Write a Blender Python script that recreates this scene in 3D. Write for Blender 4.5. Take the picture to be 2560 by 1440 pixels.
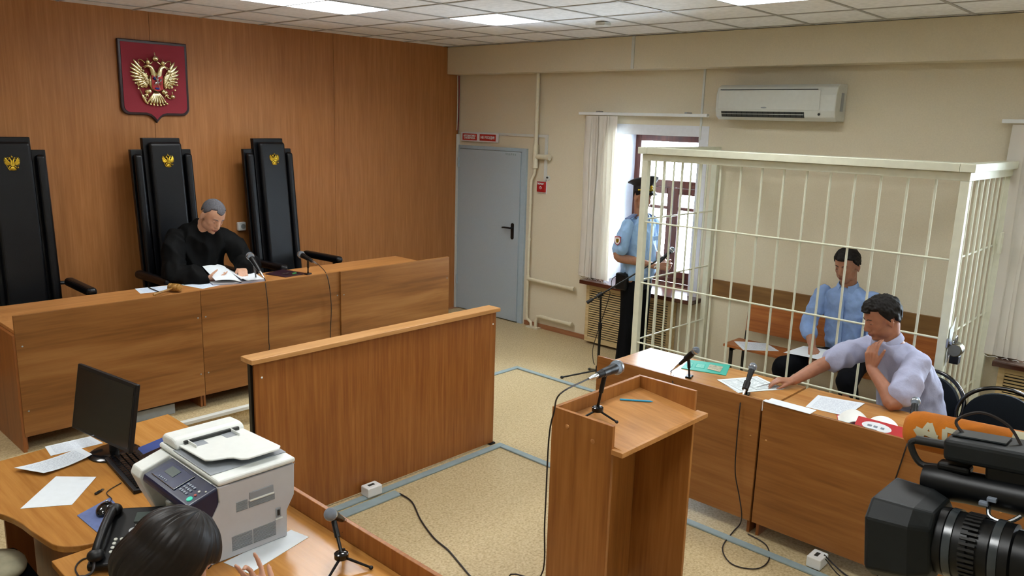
import bpy, bmesh, math, random
import numpy as np
from mathutils import Vector, Matrix, noise
random.seed(4)
S = bpy.context.scene
COL = S.collection
for _o in list(bpy.data.objects): bpy.data.objects.remove(_o)

# ------------------------------------------------------------------ camera
# world: X runs along the panelled wall, Y runs along the plastered window wall, Z up, metres
R_CAM = Matrix(((0.68488222, 0.12997238, -0.71696829),
                (-0.72808175, 0.16105034, -0.66630305),
                (0.028867, 0.97835064, 0.20493103)))
FPX = 1985.87
CAMZ = 2.37
cd = bpy.data.cameras.new('camera'); cam = bpy.data.objects.new('camera', cd); COL.objects.link(cam)
cam.matrix_world = Matrix.Translation((0, 0, CAMZ)) @ R_CAM.to_4x4()
cd.sensor_width = 36.0; cd.lens = FPX / 2560 * 36.0; cd.clip_start = 0.02
S.camera = cam

# ------------------------------------------------------------------ sky, exposure
W = bpy.data.worlds.new('sky'); S.world = W; W.use_nodes = True
bg = W.node_tree.nodes['Background']
bg.inputs[0].default_value = (0.74, 0.88, 1.0, 1); bg.inputs[1].default_value = 36.0
vs = S.view_settings
vs.view_transform = 'Standard'; vs.look = 'None'; vs.gamma = 1.0; vs.use_curve_mapping = False
vs.exposure = 0.40

# room constants
WX = 6.88      # window wall
WY = 7.37      # panelled wall
CZ = 3.22      # ceiling
LX, LY = -1.6, -4.6

WIN_Y = (4.0, 5.04); WIN_Z = (0.72, 2.28); WIN_STEP = 3.95
for k in range(3):                      # portals in the window openings guide the daylight
    L = bpy.data.lights.new('window_portal', 'AREA'); L.shape = 'RECTANGLE'
    L.size = 1.56; L.size_y = 1.3; L.cycles.is_portal = True
    o = bpy.data.objects.new('window_portal', L); COL.objects.link(o)
    o.location = (7.45, 4.46 - WIN_STEP * k, 1.5); o.rotation_euler = (0, math.radians(90), 0)

def at(px, py, x=None, y=None, z=None):
    """the point of the plane x=, y= or z= seen at a pixel of the photograph (used only to measure places)"""
    d = R_CAM @ Vector((px - 1280, -(py - 720), -FPX))
    if x is not None: t = x / d.x
    elif y is not None: t = y / d.y
    else: t = (z - CAMZ) / d.z
    return Vector((0, 0, CAMZ)) + d * t

# ------------------------------------------------------------------ materials
def srgb(h):
    h = h.lstrip('#'); c = [int(h[i:i + 2], 16) / 255 for i in (0, 2, 4)]
    return tuple((v / 12.92 if v <= .04045 else ((v + .055) / 1.055) ** 2.4) for v in c) + (1,)
MATS = {}
def newmat(name):
    m = bpy.data.materials.new(name); m.use_nodes = True
    nt = m.node_tree; b = nt.nodes['Principled BSDF']; MATS[name] = m
    return m, nt, b
def N(nt, t, **kw):
    n = nt.nodes.new(t)
    for k, v in kw.items(): setattr(n, k, v)
    return n
def ramp(nt, stops):
    r = N(nt, 'ShaderNodeValToRGB'); e = r.color_ramp.elements
    e[0].position, e[0].color = stops[0][0], stops[0][1]
    e[1].position, e[1].color = stops[-1][0], stops[-1][1]
    for p, c in stops[1:-1]:
        x = e.new(p); x.color = c
    return r
def plain(name, hexc, rough=.5, metal=0, spec=.5, noise_amt=.06, nscale=30, bump=0, bscale=200, coat=0):
    m, nt, b = newmat(name)
    c = srgb(hexc)
    tc = N(nt, 'ShaderNodeTexCoord')
    nz = N(nt, 'ShaderNodeTexNoise'); nz.inputs['Scale'].default_value = nscale; nz.inputs['Detail'].default_value = 3
    nt.links.new(tc.outputs['Object'], nz.inputs['Vector'])
    lo = tuple(max(0, v * (1 - noise_amt)) for v in c[:3]) + (1,)
    hi = tuple(min(1, v * (1 + noise_amt)) for v in c[:3]) + (1,)
    r = ramp(nt, [(.3, lo), (.7, hi)])
    nt.links.new(nz.outputs['Fac'], r.inputs[0]); nt.links.new(r.outputs[0], b.inputs['Base Color'])
    b.inputs['Roughness'].default_value = rough; b.inputs['Metallic'].default_value = metal
    b.inputs['Specular IOR Level'].default_value = spec
    if coat: b.inputs['Coat Weight'].default_value = coat; b.inputs['Coat Roughness'].default_value = .12
    if bump:
        n2 = N(nt, 'ShaderNodeTexNoise'); n2.inputs['Scale'].default_value = bscale; n2.inputs['Detail'].default_value = 4
        nt.links.new(tc.outputs['Object'], n2.inputs['Vector'])
        bp = N(nt, 'ShaderNodeBump'); bp.inputs['Strength'].default_value = bump; bp.inputs['Distance'].default_value = .01
        nt.links.new(n2.outputs['Fac'], bp.inputs['Height']); nt.links.new(bp.outputs[0], b.inputs['Normal'])
    return m
def wood(name, dark, mid, light, grain='x', rough=.35, bands=.5, fine=1.0, spec=.4, sc=1.0):
    """laminate: fine fibres and broad soft figure, both drawn out along the grain axis"""
    m, nt, b = newmat(name)
    tc = N(nt, 'ShaderNodeTexCoord'); mp = N(nt, 'ShaderNodeMapping'); mp2 = N(nt, 'ShaderNodeMapping')
    ax = 'xyz'.index(grain)
    s1 = [26 * sc] * 3; s1[ax] = 1.1 * sc
    s2 = [5.5 * sc] * 3; s2[ax] = .65 * sc
    mp.inputs['Scale'].default_value = s1; mp2.inputs['Scale'].default_value = s2
    nt.links.new(tc.outputs['Object'], mp.inputs[0]); nt.links.new(tc.outputs['Object'], mp2.inputs[0])
    n1 = N(nt, 'ShaderNodeTexNoise'); n1.inputs['Scale'].default_value = 1.6; n1.inputs['Detail'].default_value = 6; n1.inputs['Roughness'].default_value = .62
    n2 = N(nt, 'ShaderNodeTexNoise'); n2.inputs['Scale'].default_value = 1.3; n2.inputs['Detail'].default_value = 3; n2.inputs['Distortion'].default_value = .9
    nt.links.new(mp.outputs[0], n1.inputs['Vector']); nt.links.new(mp2.outputs[0], n2.inputs['Vector'])
    mx = N(nt, 'ShaderNodeMix'); mx.inputs[0].default_value = bands
    nt.links.new(n1.outputs['Fac'], mx.inputs[2]); nt.links.new(n2.outputs['Fac'], mx.inputs[3])
    r = ramp(nt, [(.36, srgb(dark)), (.5, srgb(mid)), (.64, srgb(light))])
    nt.links.new(mx.outputs[0], r.inputs[0]); nt.links.new(r.outputs[0], b.inputs['Base Color'])
    b.inputs['Roughness'].default_value = rough; b.inputs['Specular IOR Level'].default_value = spec
    bp = N(nt, 'ShaderNodeBump'); bp.inputs['Strength'].default_value = .05; bp.inputs['Distance'].default_value = .002
    nt.links.new(n1.outputs['Fac'], bp.inputs['Height']); nt.links.new(bp.outputs[0], b.inputs['Normal'])
    return m

wood('panel_wood', '#9c6535', '#a66e3c', '#b17946', 'z', .45, .25, sc=1.3)
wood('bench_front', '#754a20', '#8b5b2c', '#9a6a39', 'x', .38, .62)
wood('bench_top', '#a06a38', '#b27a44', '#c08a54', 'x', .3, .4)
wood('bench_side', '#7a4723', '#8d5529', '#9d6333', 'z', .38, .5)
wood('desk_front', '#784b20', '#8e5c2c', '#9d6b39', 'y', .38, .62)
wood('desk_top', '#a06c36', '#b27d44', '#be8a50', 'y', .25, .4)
wood('barrier_wood', '#874f24', '#965d2b', '#a56b36', 'z', .36, .3, sc=1.3)
wood('barrier_cap', '#b5834d', '#c3915a', '#cf9f68', 'x', .35, .35)
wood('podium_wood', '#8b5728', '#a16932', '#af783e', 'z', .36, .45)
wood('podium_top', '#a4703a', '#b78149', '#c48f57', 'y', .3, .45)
wood('clerk_top', '#a36d32', '#b37c3c', '#c08a49', 'y', .26, .4)
wood('board_wood', '#684826', '#7c5930', '#8c693c', 'y', .5, .7)
wood('cage_bench_wood', '#8a4d22', '#a05e2c', '#b06e38', 'y', .4, .4)
wood('frame_wood', '#3a1a12', '#4a2218', '#5a2c1e', 'z', .35, .3)
wood('sill_wood', '#3c1d14', '#4b271b', '#5b3122', 'y', .16, .3, spec=.6)
wood('gavel_wood', '#6d4a1e', '#8f6a30', '#b08a4a', 'x', .3, .4, sc=3)
wood('skirting_wood', '#8a5a3c', '#9d6b49', '#ad7b58', 'y', .45, .3)
wood('lattice_wood', '#b59c6e', '#c6ae80', '#d3bd90', 'y', .5, .3)

plain('wall_beige', '#d6ccb4', .85, noise_amt=.03, nscale=90, bump=.12, bscale=140)
plain('wall_white', '#d9dbe0', .7, noise_amt=.03)
plain('black_leather', '#05060a', .36, noise_amt=.2, nscale=60, bump=.12, bscale=260, spec=.28)
plain('black_plastic', '#090a0d', .42, noise_amt=.2, spec=.35)
plain('black_gloss', '#08090c', .14, noise_amt=.1, spec=.6)
plain('black_metal', '#0e0f12', .3, metal=.3, noise_amt=.1)
plain('black_rubber', '#0c0c0d', .6, noise_amt=.2)
plain('cord_black', '#1b1210', .55, noise_amt=.2)
plain('screen_dark', '#0a1012', .22, noise_amt=.15, spec=.5)
plain('gold', '#dccfa2', .24, metal=1, noise_amt=.12, nscale=50)
plain('brass', '#c8a838', .3, metal=1, noise_amt=.15, nscale=80)
plain('silver', '#d5d8dc', .25, metal=1, noise_amt=.1)
plain('steel', '#9fa3a6', .3, metal=1, noise_amt=.1)
plain('grille', '#8d98a4', .38, metal=.75, noise_amt=.1, bump=.8, bscale=900)
plain('shield_red', '#8e1f30', .75, noise_amt=.06, nscale=200, bump=.1, bscale=600)
plain('shield_frame', '#2a1418', .3, noise_amt=.2)
plain('red_enamel', '#b3222a', .35)
plain('blue_enamel', '#1f2f8a', .35)
plain('door_grey', '#a9b7c1', .55, noise_amt=.04, nscale=150, bump=.1, bscale=400)
plain('door_frame_grey', '#a6b8c4', .5, noise_amt=.03)
plain('pipe_paint', '#d6cfb6', .4, noise_amt=.04)
plain('duct_white', '#cfd2cd', .45, noise_amt=.03)
plain('duct_blue', '#8a9ca0', .4, noise_amt=.08, nscale=15)
plain('cage_paint', '#d8dac6', .38, noise_amt=.04, nscale=20)
plain('ac_white', '#cfd2cc', .25, noise_amt=.02, coat=.3)
plain('ac_dark', '#2a2d2c', .5)
plain('sign_red', '#b52a22', .5, noise_amt=.02)
plain('sign_white', '#d8dade', .5, noise_amt=.02)
plain('alarm_red', '#a81c20', .35, noise_amt=.05)
plain('white_plastic', '#e2e5e4', .35, noise_amt=.02)
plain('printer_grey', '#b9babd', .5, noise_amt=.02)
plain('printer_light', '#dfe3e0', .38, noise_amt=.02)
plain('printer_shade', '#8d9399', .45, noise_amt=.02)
plain('printer_navy', '#161c3a', .3, noise_amt=.08)
plain('printer_panel', '#232d4d', .25, noise_amt=.06)
plain('button_grey', '#7f8896', .4)
plain('button_green', '#3ad0b4', .4)
plain('button_red', '#b5574e', .4)
plain('button_pale', '#c9cbc2', .4)
plain('lcd', '#4f5a58', .2)
plain('paper', '#dfe6ec', .7, noise_amt=.02)
plain('paper_warm', '#e4e6e2', .7, noise_amt=.02)
plain('paper_edge', '#9ba0b2', .8, noise_amt=.15, nscale=400)
plain('teal_cover', '#1fa592', .45, noise_amt=.03)
plain('photo_print', '#a59f86', .4, noise_amt=.5, nscale=60)
plain('red_cover', '#b9242b', .4, noise_amt=.04)
plain('blue_cover', '#31498a', .4, noise_amt=.06)
plain('pad_blue', '#5f6fa0', .5, noise_amt=.15, nscale=30)
plain('maroon_leather', '#2c1420', .35, noise_amt=.1)
plain('pen_blue', '#1f9cc9', .35)
plain('pen_black', '#15161a', .3)
plain('key_green', '#3f9a4e', .4)
plain('clear_sleeve', '#aab4b4', .15, noise_amt=.1)
plain('box_grey', '#8f9494', .6, noise_amt=.05)
plain('foam_orange', '#b5670f', .95, noise_amt=.12, nscale=40, bump=.12, bscale=500)
plain('tape_cream', '#b0ab90', .7, noise_amt=.1)
plain('camera_black', '#060709', .42, noise_amt=.25, nscale=40, spec=.3)
plain('camera_grey', '#14181a', .55, spec=.3, noise_amt=.15, nscale=30)
plain('lens_ring', '#30363a', .25, noise_amt=.2)
plain('chair_fabric', '#0c1117', .85, spec=.15, noise_amt=.2, nscale=200, bump=.2, bscale=500)
plain('padlock_metal', '#6f6a5a', .3, metal=1)
plain('skin_judge', '#c69a80', .5, noise_amt=.07, nscale=35)
plain('skin_officer', '#9d7058', .5, noise_amt=.07, nscale=35)
plain('skin_accused', '#a5755c', .5, noise_amt=.08, nscale=35)
plain('skin_lawyer', '#a06c52', .48, noise_amt=.09, nscale=35)
plain('skin_clerk', '#c8967c', .5, noise_amt=.05, nscale=35)
for _n in ('judge', 'officer', 'accused', 'lawyer', 'clerk'):
    b_ = MATS['skin_' + _n].node_tree.nodes['Principled BSDF']
    b_.inputs['Subsurface Weight'].default_value = .12; b_.inputs['Subsurface Radius'].default_value = (.012, .005, .003)
plain('lip', '#8a4a42', .45); plain('eye_white', '#c9c4bc', .25); plain('iris', '#2d2420', .2); plain('brow', '#2b1d16', .8)
plain('hair_grey', '#54545a', .8, noise_amt=.35, nscale=120, bump=.4, bscale=300)
plain('hair_dark', '#0f0b09', .6, spec=.25, noise_amt=.3, nscale=120, bump=.2, bscale=260)
plain('hair_brown', '#150d09', .45, spec=.3, noise_amt=.3, nscale=90)
plain('robe_black', '#020304', .75, noise_amt=.2, nscale=60, spec=.14)
plain('shirt_officer', '#93b6e0', .8, noise_amt=.04, bump=.7, bscale=16)
plain('shirt_accused', '#88a6d8', .8, noise_amt=.05, bump=.8, bscale=15)
plain('shirt_lawyer', '#a9aecb', .8, noise_amt=.05, nscale=200, bump=.8, bscale=14)
plain('shirt_clerk', '#6b7086', .8)
plain('trousers_black', '#08090d', .8, spec=.12, noise_amt=.15)
plain('trousers_dark', '#0a0c12', .8, spec=.12, noise_amt=.15)
plain('shoe_black', '#0a0a0b', .25)
plain('cap_cloth', '#120f16', .75, noise_amt=.15)
plain('cap_visor', '#0a0b0e', .12, spec=.7)
plain('cord_gold', '#c9b02c', .4, metal=.6)
plain('epaulette', '#55668f', .7)
plain('patch_red', '#8e2f3c', .6); plain('patch_white', '#d6d4d0', .6)

def _floor():
    m, nt, b = newmat('floor_linoleum')
    tc = N(nt, 'ShaderNodeTexCoord')
    vo = N(nt, 'ShaderNodeTexVoronoi'); vo.inputs['Scale'].default_value = 95
    n1 = N(nt, 'ShaderNodeTexNoise'); n1.inputs['Scale'].default_value = 70; n1.inputs['Detail'].default_value = 4
    n2 = N(nt, 'ShaderNodeTexNoise'); n2.inputs['Scale'].default_value = 2.0
    for n in (vo, n1, n2): nt.links.new(tc.outputs['Object'], n.inputs['Vector'])
    r1 = ramp(nt, [(.2, srgb('#ad9a74')), (.5, srgb('#bba982')), (.8, srgb('#c8b793'))])
    nt.links.new(vo.outputs['Color'], r1.inputs[0])
    r2 = ramp(nt, [(.35, srgb('#8f7852')), (.5, srgb('#b7a47c')), (.68, srgb('#cbba94'))])
    nt.links.new(n1.outputs['Fac'], r2.inputs[0])
    mx = N(nt, 'ShaderNodeMix', data_type='RGBA'); mx.inputs[0].default_value = .5
    nt.links.new(r1.outputs[0], mx.inputs[6]); nt.links.new(r2.outputs[0], mx.inputs[7])
    nt.links.new(mx.outputs[2], b.inputs['Base Color']); b.inputs['Roughness'].default_value = .42
    b.inputs['Specular IOR Level'].default_value = .35
_floor()
def _ceiling():
    m, nt, b = newmat('ceiling_tile')
    tc = N(nt, 'ShaderNodeTexCoord')
    n1 = N(nt, 'ShaderNodeTexNoise'); n1.inputs['Scale'].default_value = 25; n1.inputs['Detail'].default_value = 5
    nt.links.new(tc.outputs['Object'], n1.inputs['Vector'])
    r2 = ramp(nt, [(.35, srgb('#eaeef2')), (.65, srgb('#f8fbff'))])
    nt.links.new(n1.outputs['Fac'], r2.inputs[0]); nt.links.new(r2.outputs[0], b.inputs['Base Color'])
    b.inputs['Roughness'].default_value = .9
    bp = N(nt, 'ShaderNodeBump'); bp.inputs['Strength'].default_value = .3
    nt.links.new(n1.outputs['Fac'], bp.inputs['Height']); nt.links.new(bp.outputs[0], b.inputs['Normal'])
_ceiling()
plain('ceiling_rail', '#a9aaa9', .5)
def _printed(name, base, ink, lines, wd, table=False):
    m, nt, b = newmat(name)
    uv = N(nt, 'ShaderNodeUVMap'); uv.uv_map = 'UVMap'
    sp = N(nt, 'ShaderNodeSeparateXYZ'); nt.links.new(uv.outputs[0], sp.inputs[0])
    def M(op, a, bb=None):
        n = N(nt, 'ShaderNodeMath', operation=op)
        for i, v in enumerate((a, bb)):
            if v is None: continue
            if isinstance(v, (int, float)): n.inputs[i].default_value = v
            else: nt.links.new(v, n.inputs[i])
        return n.outputs[0]
    v = M('MULTIPLY', sp.outputs[1], lines)
    line = M('LESS_THAN', M('FRACT', v), .42)
    row = M('FLOOR', v)
    cx = N(nt, 'ShaderNodeCombineXYZ'); nt.links.new(M('MULTIPLY', sp.outputs[0], wd), cx.inputs[0]); nt.links.new(M('MULTIPLY', row, 7.3), cx.inputs[1])
    nz = N(nt, 'ShaderNodeTexNoise'); nz.inputs['Scale'].default_value = 1.0; nt.links.new(cx.outputs[0], nz.inputs['Vector'])
    word = M('GREATER_THAN', nz.outputs['Fac'], .46)
    def inside(s, lo, hi): return M('MULTIPLY', M('GREATER_THAN', s, lo), M('LESS_THAN', s, hi))
    area = M('MULTIPLY', inside(sp.outputs[0], .1, .9), inside(sp.outputs[1], .09, .91))
    f = M('MULTIPLY', M('MULTIPLY', line, word), area)
    if table:
        rules = None
        for s, vals in ((0, (.08, .42, .78, .92)), (1, (.1, .9))):
            for q in vals:
                g = M('LESS_THAN', M('ABSOLUTE', M('SUBTRACT', sp.outputs[s], q)), .006)
                o = 1 - s
                g = M('MULTIPLY', g, inside(sp.outputs[o], .075, .925))
                rules = g if rules is None else M('MAXIMUM', rules, g)
        f = M('MAXIMUM', M('MULTIPLY', f, .6), rules)
    mx = N(nt, 'ShaderNodeMix', data_type='RGBA'); nt.links.new(f, mx.inputs[0])
    mx.inputs[6].default_value = srgb(base); mx.inputs[7].default_value = srgb(ink)
    nt.links.new(mx.outputs[2], b.inputs['Base Color']); b.inputs['Roughness'].default_value = .7
_printed('printed_paper', '#dce4ec', '#b2bac9', 34, 30)
_printed('handwritten_paper', '#d5e2f2', '#b3c3dc', 24, 18)
_printed('drawing_paper', '#dfe9ec', '#5d6670', 20, 9, table=True)
_printed('cover_text', '#1fa592', '#bfe6de', 26, 30)
def _tile_emit():
    m, nt, b = newmat('lamp_tube'); b.inputs['Emission Color'].default_value = (.90, .97, 1.0, 1)
    b.inputs['Emission Strength'].default_value = 10.0; b.inputs['Base Color'].default_value = (1, 1, 1, 1)
_tile_emit()
def _glass():
    m, nt, b = newmat('window_glass'); out = nt.nodes['Material Output']
    t = N(nt, 'ShaderNodeBsdfTransparent'); g = N(nt, 'ShaderNodeBsdfGlossy'); g.inputs['Roughness'].default_value = .02
    fr = N(nt, 'ShaderNodeFresnel'); fr.inputs[0].default_value = 1.3
    mx = N(nt, 'ShaderNodeMixShader'); nt.links.new(fr.outputs[0], mx.inputs[0])
    nt.links.new(t.outputs[0], mx.inputs[1]); nt.links.new(g.outputs[0], mx.inputs[2]); nt.links.new(mx.outputs[0], out.inputs[0])
_glass()
def _blind():
    m, nt, b = newmat('blind_fabric'); out = nt.nodes['Material Output']
    t = N(nt, 'ShaderNodeBsdfTranslucent'); t.inputs[0].default_value = srgb('#fffdf8')
    d = N(nt, 'ShaderNodeBsdfDiffuse'); d.inputs[0].default_value = srgb('#fcf9f3')
    mx = N(nt, 'ShaderNodeMixShader'); mx.inputs[0].default_value = .5
    nt.links.new(t.outputs[0], mx.inputs[1]); nt.links.new(d.outputs[0], mx.inputs[2]); nt.links.new(mx.outputs[0], out.inputs[0])
_blind()
def _sleeve():
    m, nt, b = newmat('plastic_sleeve'); out = nt.nodes['Material Output']
    t = N(nt, 'ShaderNodeBsdfTransparent'); t.inputs[0].default_value = (.8, .85, .85, 1)
    g = N(nt, 'ShaderNodeBsdfPrincipled'); g.inputs['Base Color'].default_value = srgb('#b4bcbc'); g.inputs['Roughness'].default_value = .15
    mx = N(nt, 'ShaderNodeMixShader'); mx.inputs[0].default_value = .55
    nt.links.new(t.outputs[0], mx.inputs[1]); nt.links.new(g.outputs[0], mx.inputs[2]); nt.links.new(mx.outputs[0], out.inputs[0])
_sleeve()

# ------------------------------------------------------------------ mesh helpers
def V(*a): return Vector(a)
def basis(d, up=(0, 0, 1)):
    """orthonormal frame whose third axis is d"""
    d = Vector(d).normalized(); u = Vector(up)
    if abs(d.dot(u.normalized())) > .97: u = Vector((1, 0, 0))
    a = u.cross(d).normalized(); b = d.cross(a).normalized()
    return a, b, d
class MB:
    def __init__(s): s.v = []; s.f = []; s.uv = None
    def add(s, vs, fs):
        k = len(s.v); s.v += [tuple(x) for x in vs]; s.f += [tuple(i + k for i in q) for q in fs]; return s
    def box(s, x0, x1, y0, y1, z0, z1):
        x0, x1 = sorted((x0, x1)); y0, y1 = sorted((y0, y1)); z0, z1 = sorted((z0, z1))
        return s.add([(x0, y0, z0), (x1, y0, z0), (x1, y1, z0), (x0, y1, z0), (x0, y0, z1), (x1, y0, z1), (x1, y1, z1), (x0, y1, z1)],
                     [(0, 3, 2, 1), (4, 5, 6, 7), (0, 1, 5, 4), (1, 2, 6, 5), (2, 3, 7, 6), (3, 0, 4, 7)])
    def obox(s, c, a, b, n, ha, hb, hn):
        c = Vector(c); a = Vector(a).normalized() * ha; b = Vector(b).normalized() * hb; n = Vector(n).normalized() * hn
        vs = [c + i * a + j * b + k * n for k in (-1, 1) for (i, j) in ((-1, -1), (1, -1), (1, 1), (-1, 1))]
        return s.add(vs, [(0, 3, 2, 1), (4, 5, 6, 7), (0, 1, 5, 4), (1, 2, 6, 5), (2, 3, 7, 6), (3, 0, 4, 7)])
    def loft(s, rings, cap=True):
        n = len(rings[0]); k = len(s.v)
        for r in rings: s.v += [tuple(p) for p in r]
        for i in range(len(rings) - 1):
            for j in range(n):
                s.f.append((k + i * n + j, k + i * n + (j + 1) % n, k + (i + 1) * n + (j + 1) % n, k + (i + 1) * n + j))
        if cap:
            s.f.append(tuple(k + j for j in reversed(range(n)))); s.f.append(tuple(k + (len(rings) - 1) * n + j for j in range(n)))
        return s
    def cyl(s, p0, p1, r0, r1=None, seg=16, cap=True):
        r1 = r0 if r1 is None else r1; p0, p1 = Vector(p0), Vector(p1); a, b, d = basis(p1 - p0)
        return s.loft([[p + (a * math.cos(t) + b * math.sin(t)) * r for t in [2 * math.pi * i / seg for i in range(seg)]] for p, r in ((p0, r0), (p1, r1))], cap)
    def lathe(s, p, d, prof, seg=24):
        """profile [(distance along d, radius)]"""
        p = Vector(p); a, b, d = basis(d)
        return s.loft([[p + d * h + (a * math.cos(t) + b * math.sin(t)) * max(r, 1e-4) for t in [2 * math.pi * i / seg for i in range(seg)]] for h, r in prof])
    def tube(s, pts, r, seg=10, smooth=True):
        pts = [Vector(p) for p in pts]
        if smooth and len(pts) > 2: pts = spline(pts)
        rs = r if isinstance(r, (list, tuple)) else [r] * len(pts)
        if len(rs) != len(pts): rs = [rs[0] + (rs[-1] - rs[0]) * i / (len(pts) - 1) for i in range(len(pts))]
        rings = []; t0 = (pts[1] - pts[0]).normalized(); a, b, _ = basis(t0)
        for i, p in enumerate(pts):
            t = (pts[min(i + 1, len(pts) - 1)] - pts[max(i - 1, 0)]).normalized()
            a = (a - t * a.dot(t)).normalized(); b = t.cross(a)
            rings.append([p + (a * math.cos(q) + b * math.sin(q)) * rs[i] for q in [2 * math.pi * k / seg for k in range(seg)]])
        return s.loft(rings)
    def ell(s, c, rad, M=None, seg=20, rings=12):
        c = Vector(c); out = []
        M = M or Matrix.Identity(3)
        for i in range(rings + 1):
            th = math.pi * i / rings; th = min(max(th, .03), math.pi - .03)
            out.append([c + M @ Vector((rad[0] * math.sin(th) * math.cos(p), rad[1] * math.sin(th) * math.sin(p), -rad[2] * math.cos(th))) for p in [2 * math.pi * k / seg for k in range(seg)]])
        return s.loft(out)
    def prism(s, outline, org, ax, ay, an, depth):
        """extrude a 2-D outline (list of (u, v)) lying in the plane org + u*ax + v*ay by depth along an"""
        org, ax, ay, an = Vector(org), Vector(ax), Vector(ay), Vector(an)
        a = [org + ax * u + ay * v for u, v in outline]; b = [p + an * depth for p in a]
        n = len(a)
        return s.add(a + b, [tuple(reversed(range(n))), tuple(range(n, 2 * n))] + [(i, (i + 1) % n, n + (i + 1) % n, n + i) for i in range(n)])
    def plate(s, quad, th):
        """thin slab from four corners (its underside), thickness upwards"""
        q = [Vector(p) for p in quad]; n = (q[1] - q[0]).cross(q[3] - q[0]).normalized()
        if n.z < 0: q = q[::-1]; n = -n
        t = [p + n * th for p in q]
        return s.add(q + t, [(3, 2, 1, 0), (4, 5, 6, 7), (0, 1, 5, 4), (1, 2, 6, 5), (2, 3, 7, 6), (3, 0, 4, 7)])
    def build(s, name, mat, parent=None, smooth=False, bevel=0, seg=2, world=True, angle=40):
        vs_ = s.v
        if parent is not None and world:
            L = parent_loc(parent); vs_ = [(x - L[0], y - L[1], z - L[2]) for x, y, z in vs_]
        me = bpy.data.meshes.new(name); me.from_pydata(vs_, [], s.f)
        bm = bmesh.new(); bm.from_mesh(me); bmesh.ops.recalc_face_normals(bm, faces=bm.faces); bm.to_mesh(me); bm.free()
        if s.uv is not None:
            l = me.uv_layers.new(name='UVMap')
            for lp in me.loops: l.data[lp.index].uv = s.uv[lp.vertex_index]
        return link(name, me, mat, parent, smooth, bevel, seg, angle)
def parent_loc(p):
    L = Vector((0, 0, 0))
    while p is not None: L += Vector(p.location); p = p.parent
    return L
def link(name, me, mat, parent=None, smooth=False, bevel=0, seg=2, angle=40):
    o = bpy.data.objects.new(name, me); COL.objects.link(o)
    if mat: me.materials.append(MATS[mat] if isinstance(mat, str) else mat)
    if smooth:
        me.polygons.foreach_set('use_smooth', [True] * len(me.polygons))
        try: me.set_sharp_from_angle(angle=math.radians(angle))
        except Exception: pass
    if bevel:
        b = o.modifiers.new('bevel', 'BEVEL'); b.width = bevel; b.segments = seg; b.limit_method = 'ANGLE'; b.angle_limit = math.radians(35)
    if parent is not None: o.parent = parent
    return o
def spline(pts, k=6):
    out = []; n = len(pts)
    for i in range(n - 1):
        p0, p1, p2, p3 = pts[max(i - 1, 0)], pts[i], pts[i + 1], pts[min(i + 2, n - 1)]
        for j in range(k):
            t = j / k
            out.append(.5 * ((2 * p1) + (-p0 + p2) * t + (2 * p0 - 5 * p1 + 4 * p2 - p3) * t * t + (-p0 + 3 * p1 - 3 * p2 + p3) * t ** 3))
    out.append(pts[-1]); return out
def tag(o, label, cat, group=None, kind=None):
    o['label'] = label; o['category'] = cat
    if group: o['group'] = group
    if kind: o['kind'] = kind
    return o
def thing(name, loc, label, cat, group=None, rz=0):
    o = bpy.data.objects.new(name, None); COL.objects.link(o); o.empty_display_size = .05
    o.location = loc; o.rotation_euler = (0, 0, rz)
    return tag(o, label, cat, group)
def struct(o): o['kind'] = 'structure'; return o
def copy_tree(o, parent=None):
    c = o.copy(); COL.objects.link(c)
    if parent is not None: c.parent = parent
    for ch in list(o.children):
        if ch.name in bpy.data.objects: copy_tree(ch, c)
    return c
def text(body, size, mat, parent, org, ax, ay, name='lettering', depth=.0015, align='CENTER', bold=0.0):
    """flat lettering as a mesh in the plane org + ax, ay (ax, ay unit vectors)"""
    c = bpy.data.curves.new('t', 'FONT'); c.body = body; c.size = size; c.extrude = depth; c.align_x = align; c.align_y = 'CENTER'; c.offset = bold
    c.space_line = .95
    o = bpy.data.objects.new('t', c); COL.objects.link(o); bpy.context.view_layer.update()
    me = bpy.data.meshes.new_from_object(o.evaluated_get(bpy.context.evaluated_depsgraph_get()))
    bpy.data.objects.remove(o)
    ax, ay = Vector(ax), Vector(ay); n = ax.cross(ay); org = Vector(org)
    L = parent_loc(parent) if parent is not None else Vector((0, 0, 0))
    for v in me.vertices: v.co = org + ax * v.co.x + ay * v.co.y + n * v.co.z - L
    me.name = name; me.materials.clear()
    return link(name, me, mat, parent)
# ================================================================== ROOM
struct(MB().box(LX, WX + .6, LY, WY + .1, -.1, 0).build('floor', 'floor_linoleum'))
struct(MB().box(LX - .1, LX, LY, WY + .1, 0, CZ + .16).build('wall_left', 'wall_beige'))
struct(MB().box(LX - .1, WX + .6, LY - .1, LY, 0, CZ + .16).build('wall_front', 'wall_beige'))
# panelled wall: wide wood sheets butted together, open seams at x = 1.21, 3.13, 5.05
m = MB(); ed = [LX, 1.21, 3.13, 5.05, WX - .02]
for a, b in zip(ed, ed[1:]): m.box(a + .0015, b - .0015, WY, WY + .02, 0, CZ + .15)
struct(m.build('wall_back', 'panel_wood', bevel=.001, seg=1))
struct(MB().box(LX, WX + .6, WY + .022, WY + .1, 0, CZ + .16).build('wall_back_core', 'black_rubber'))
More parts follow.
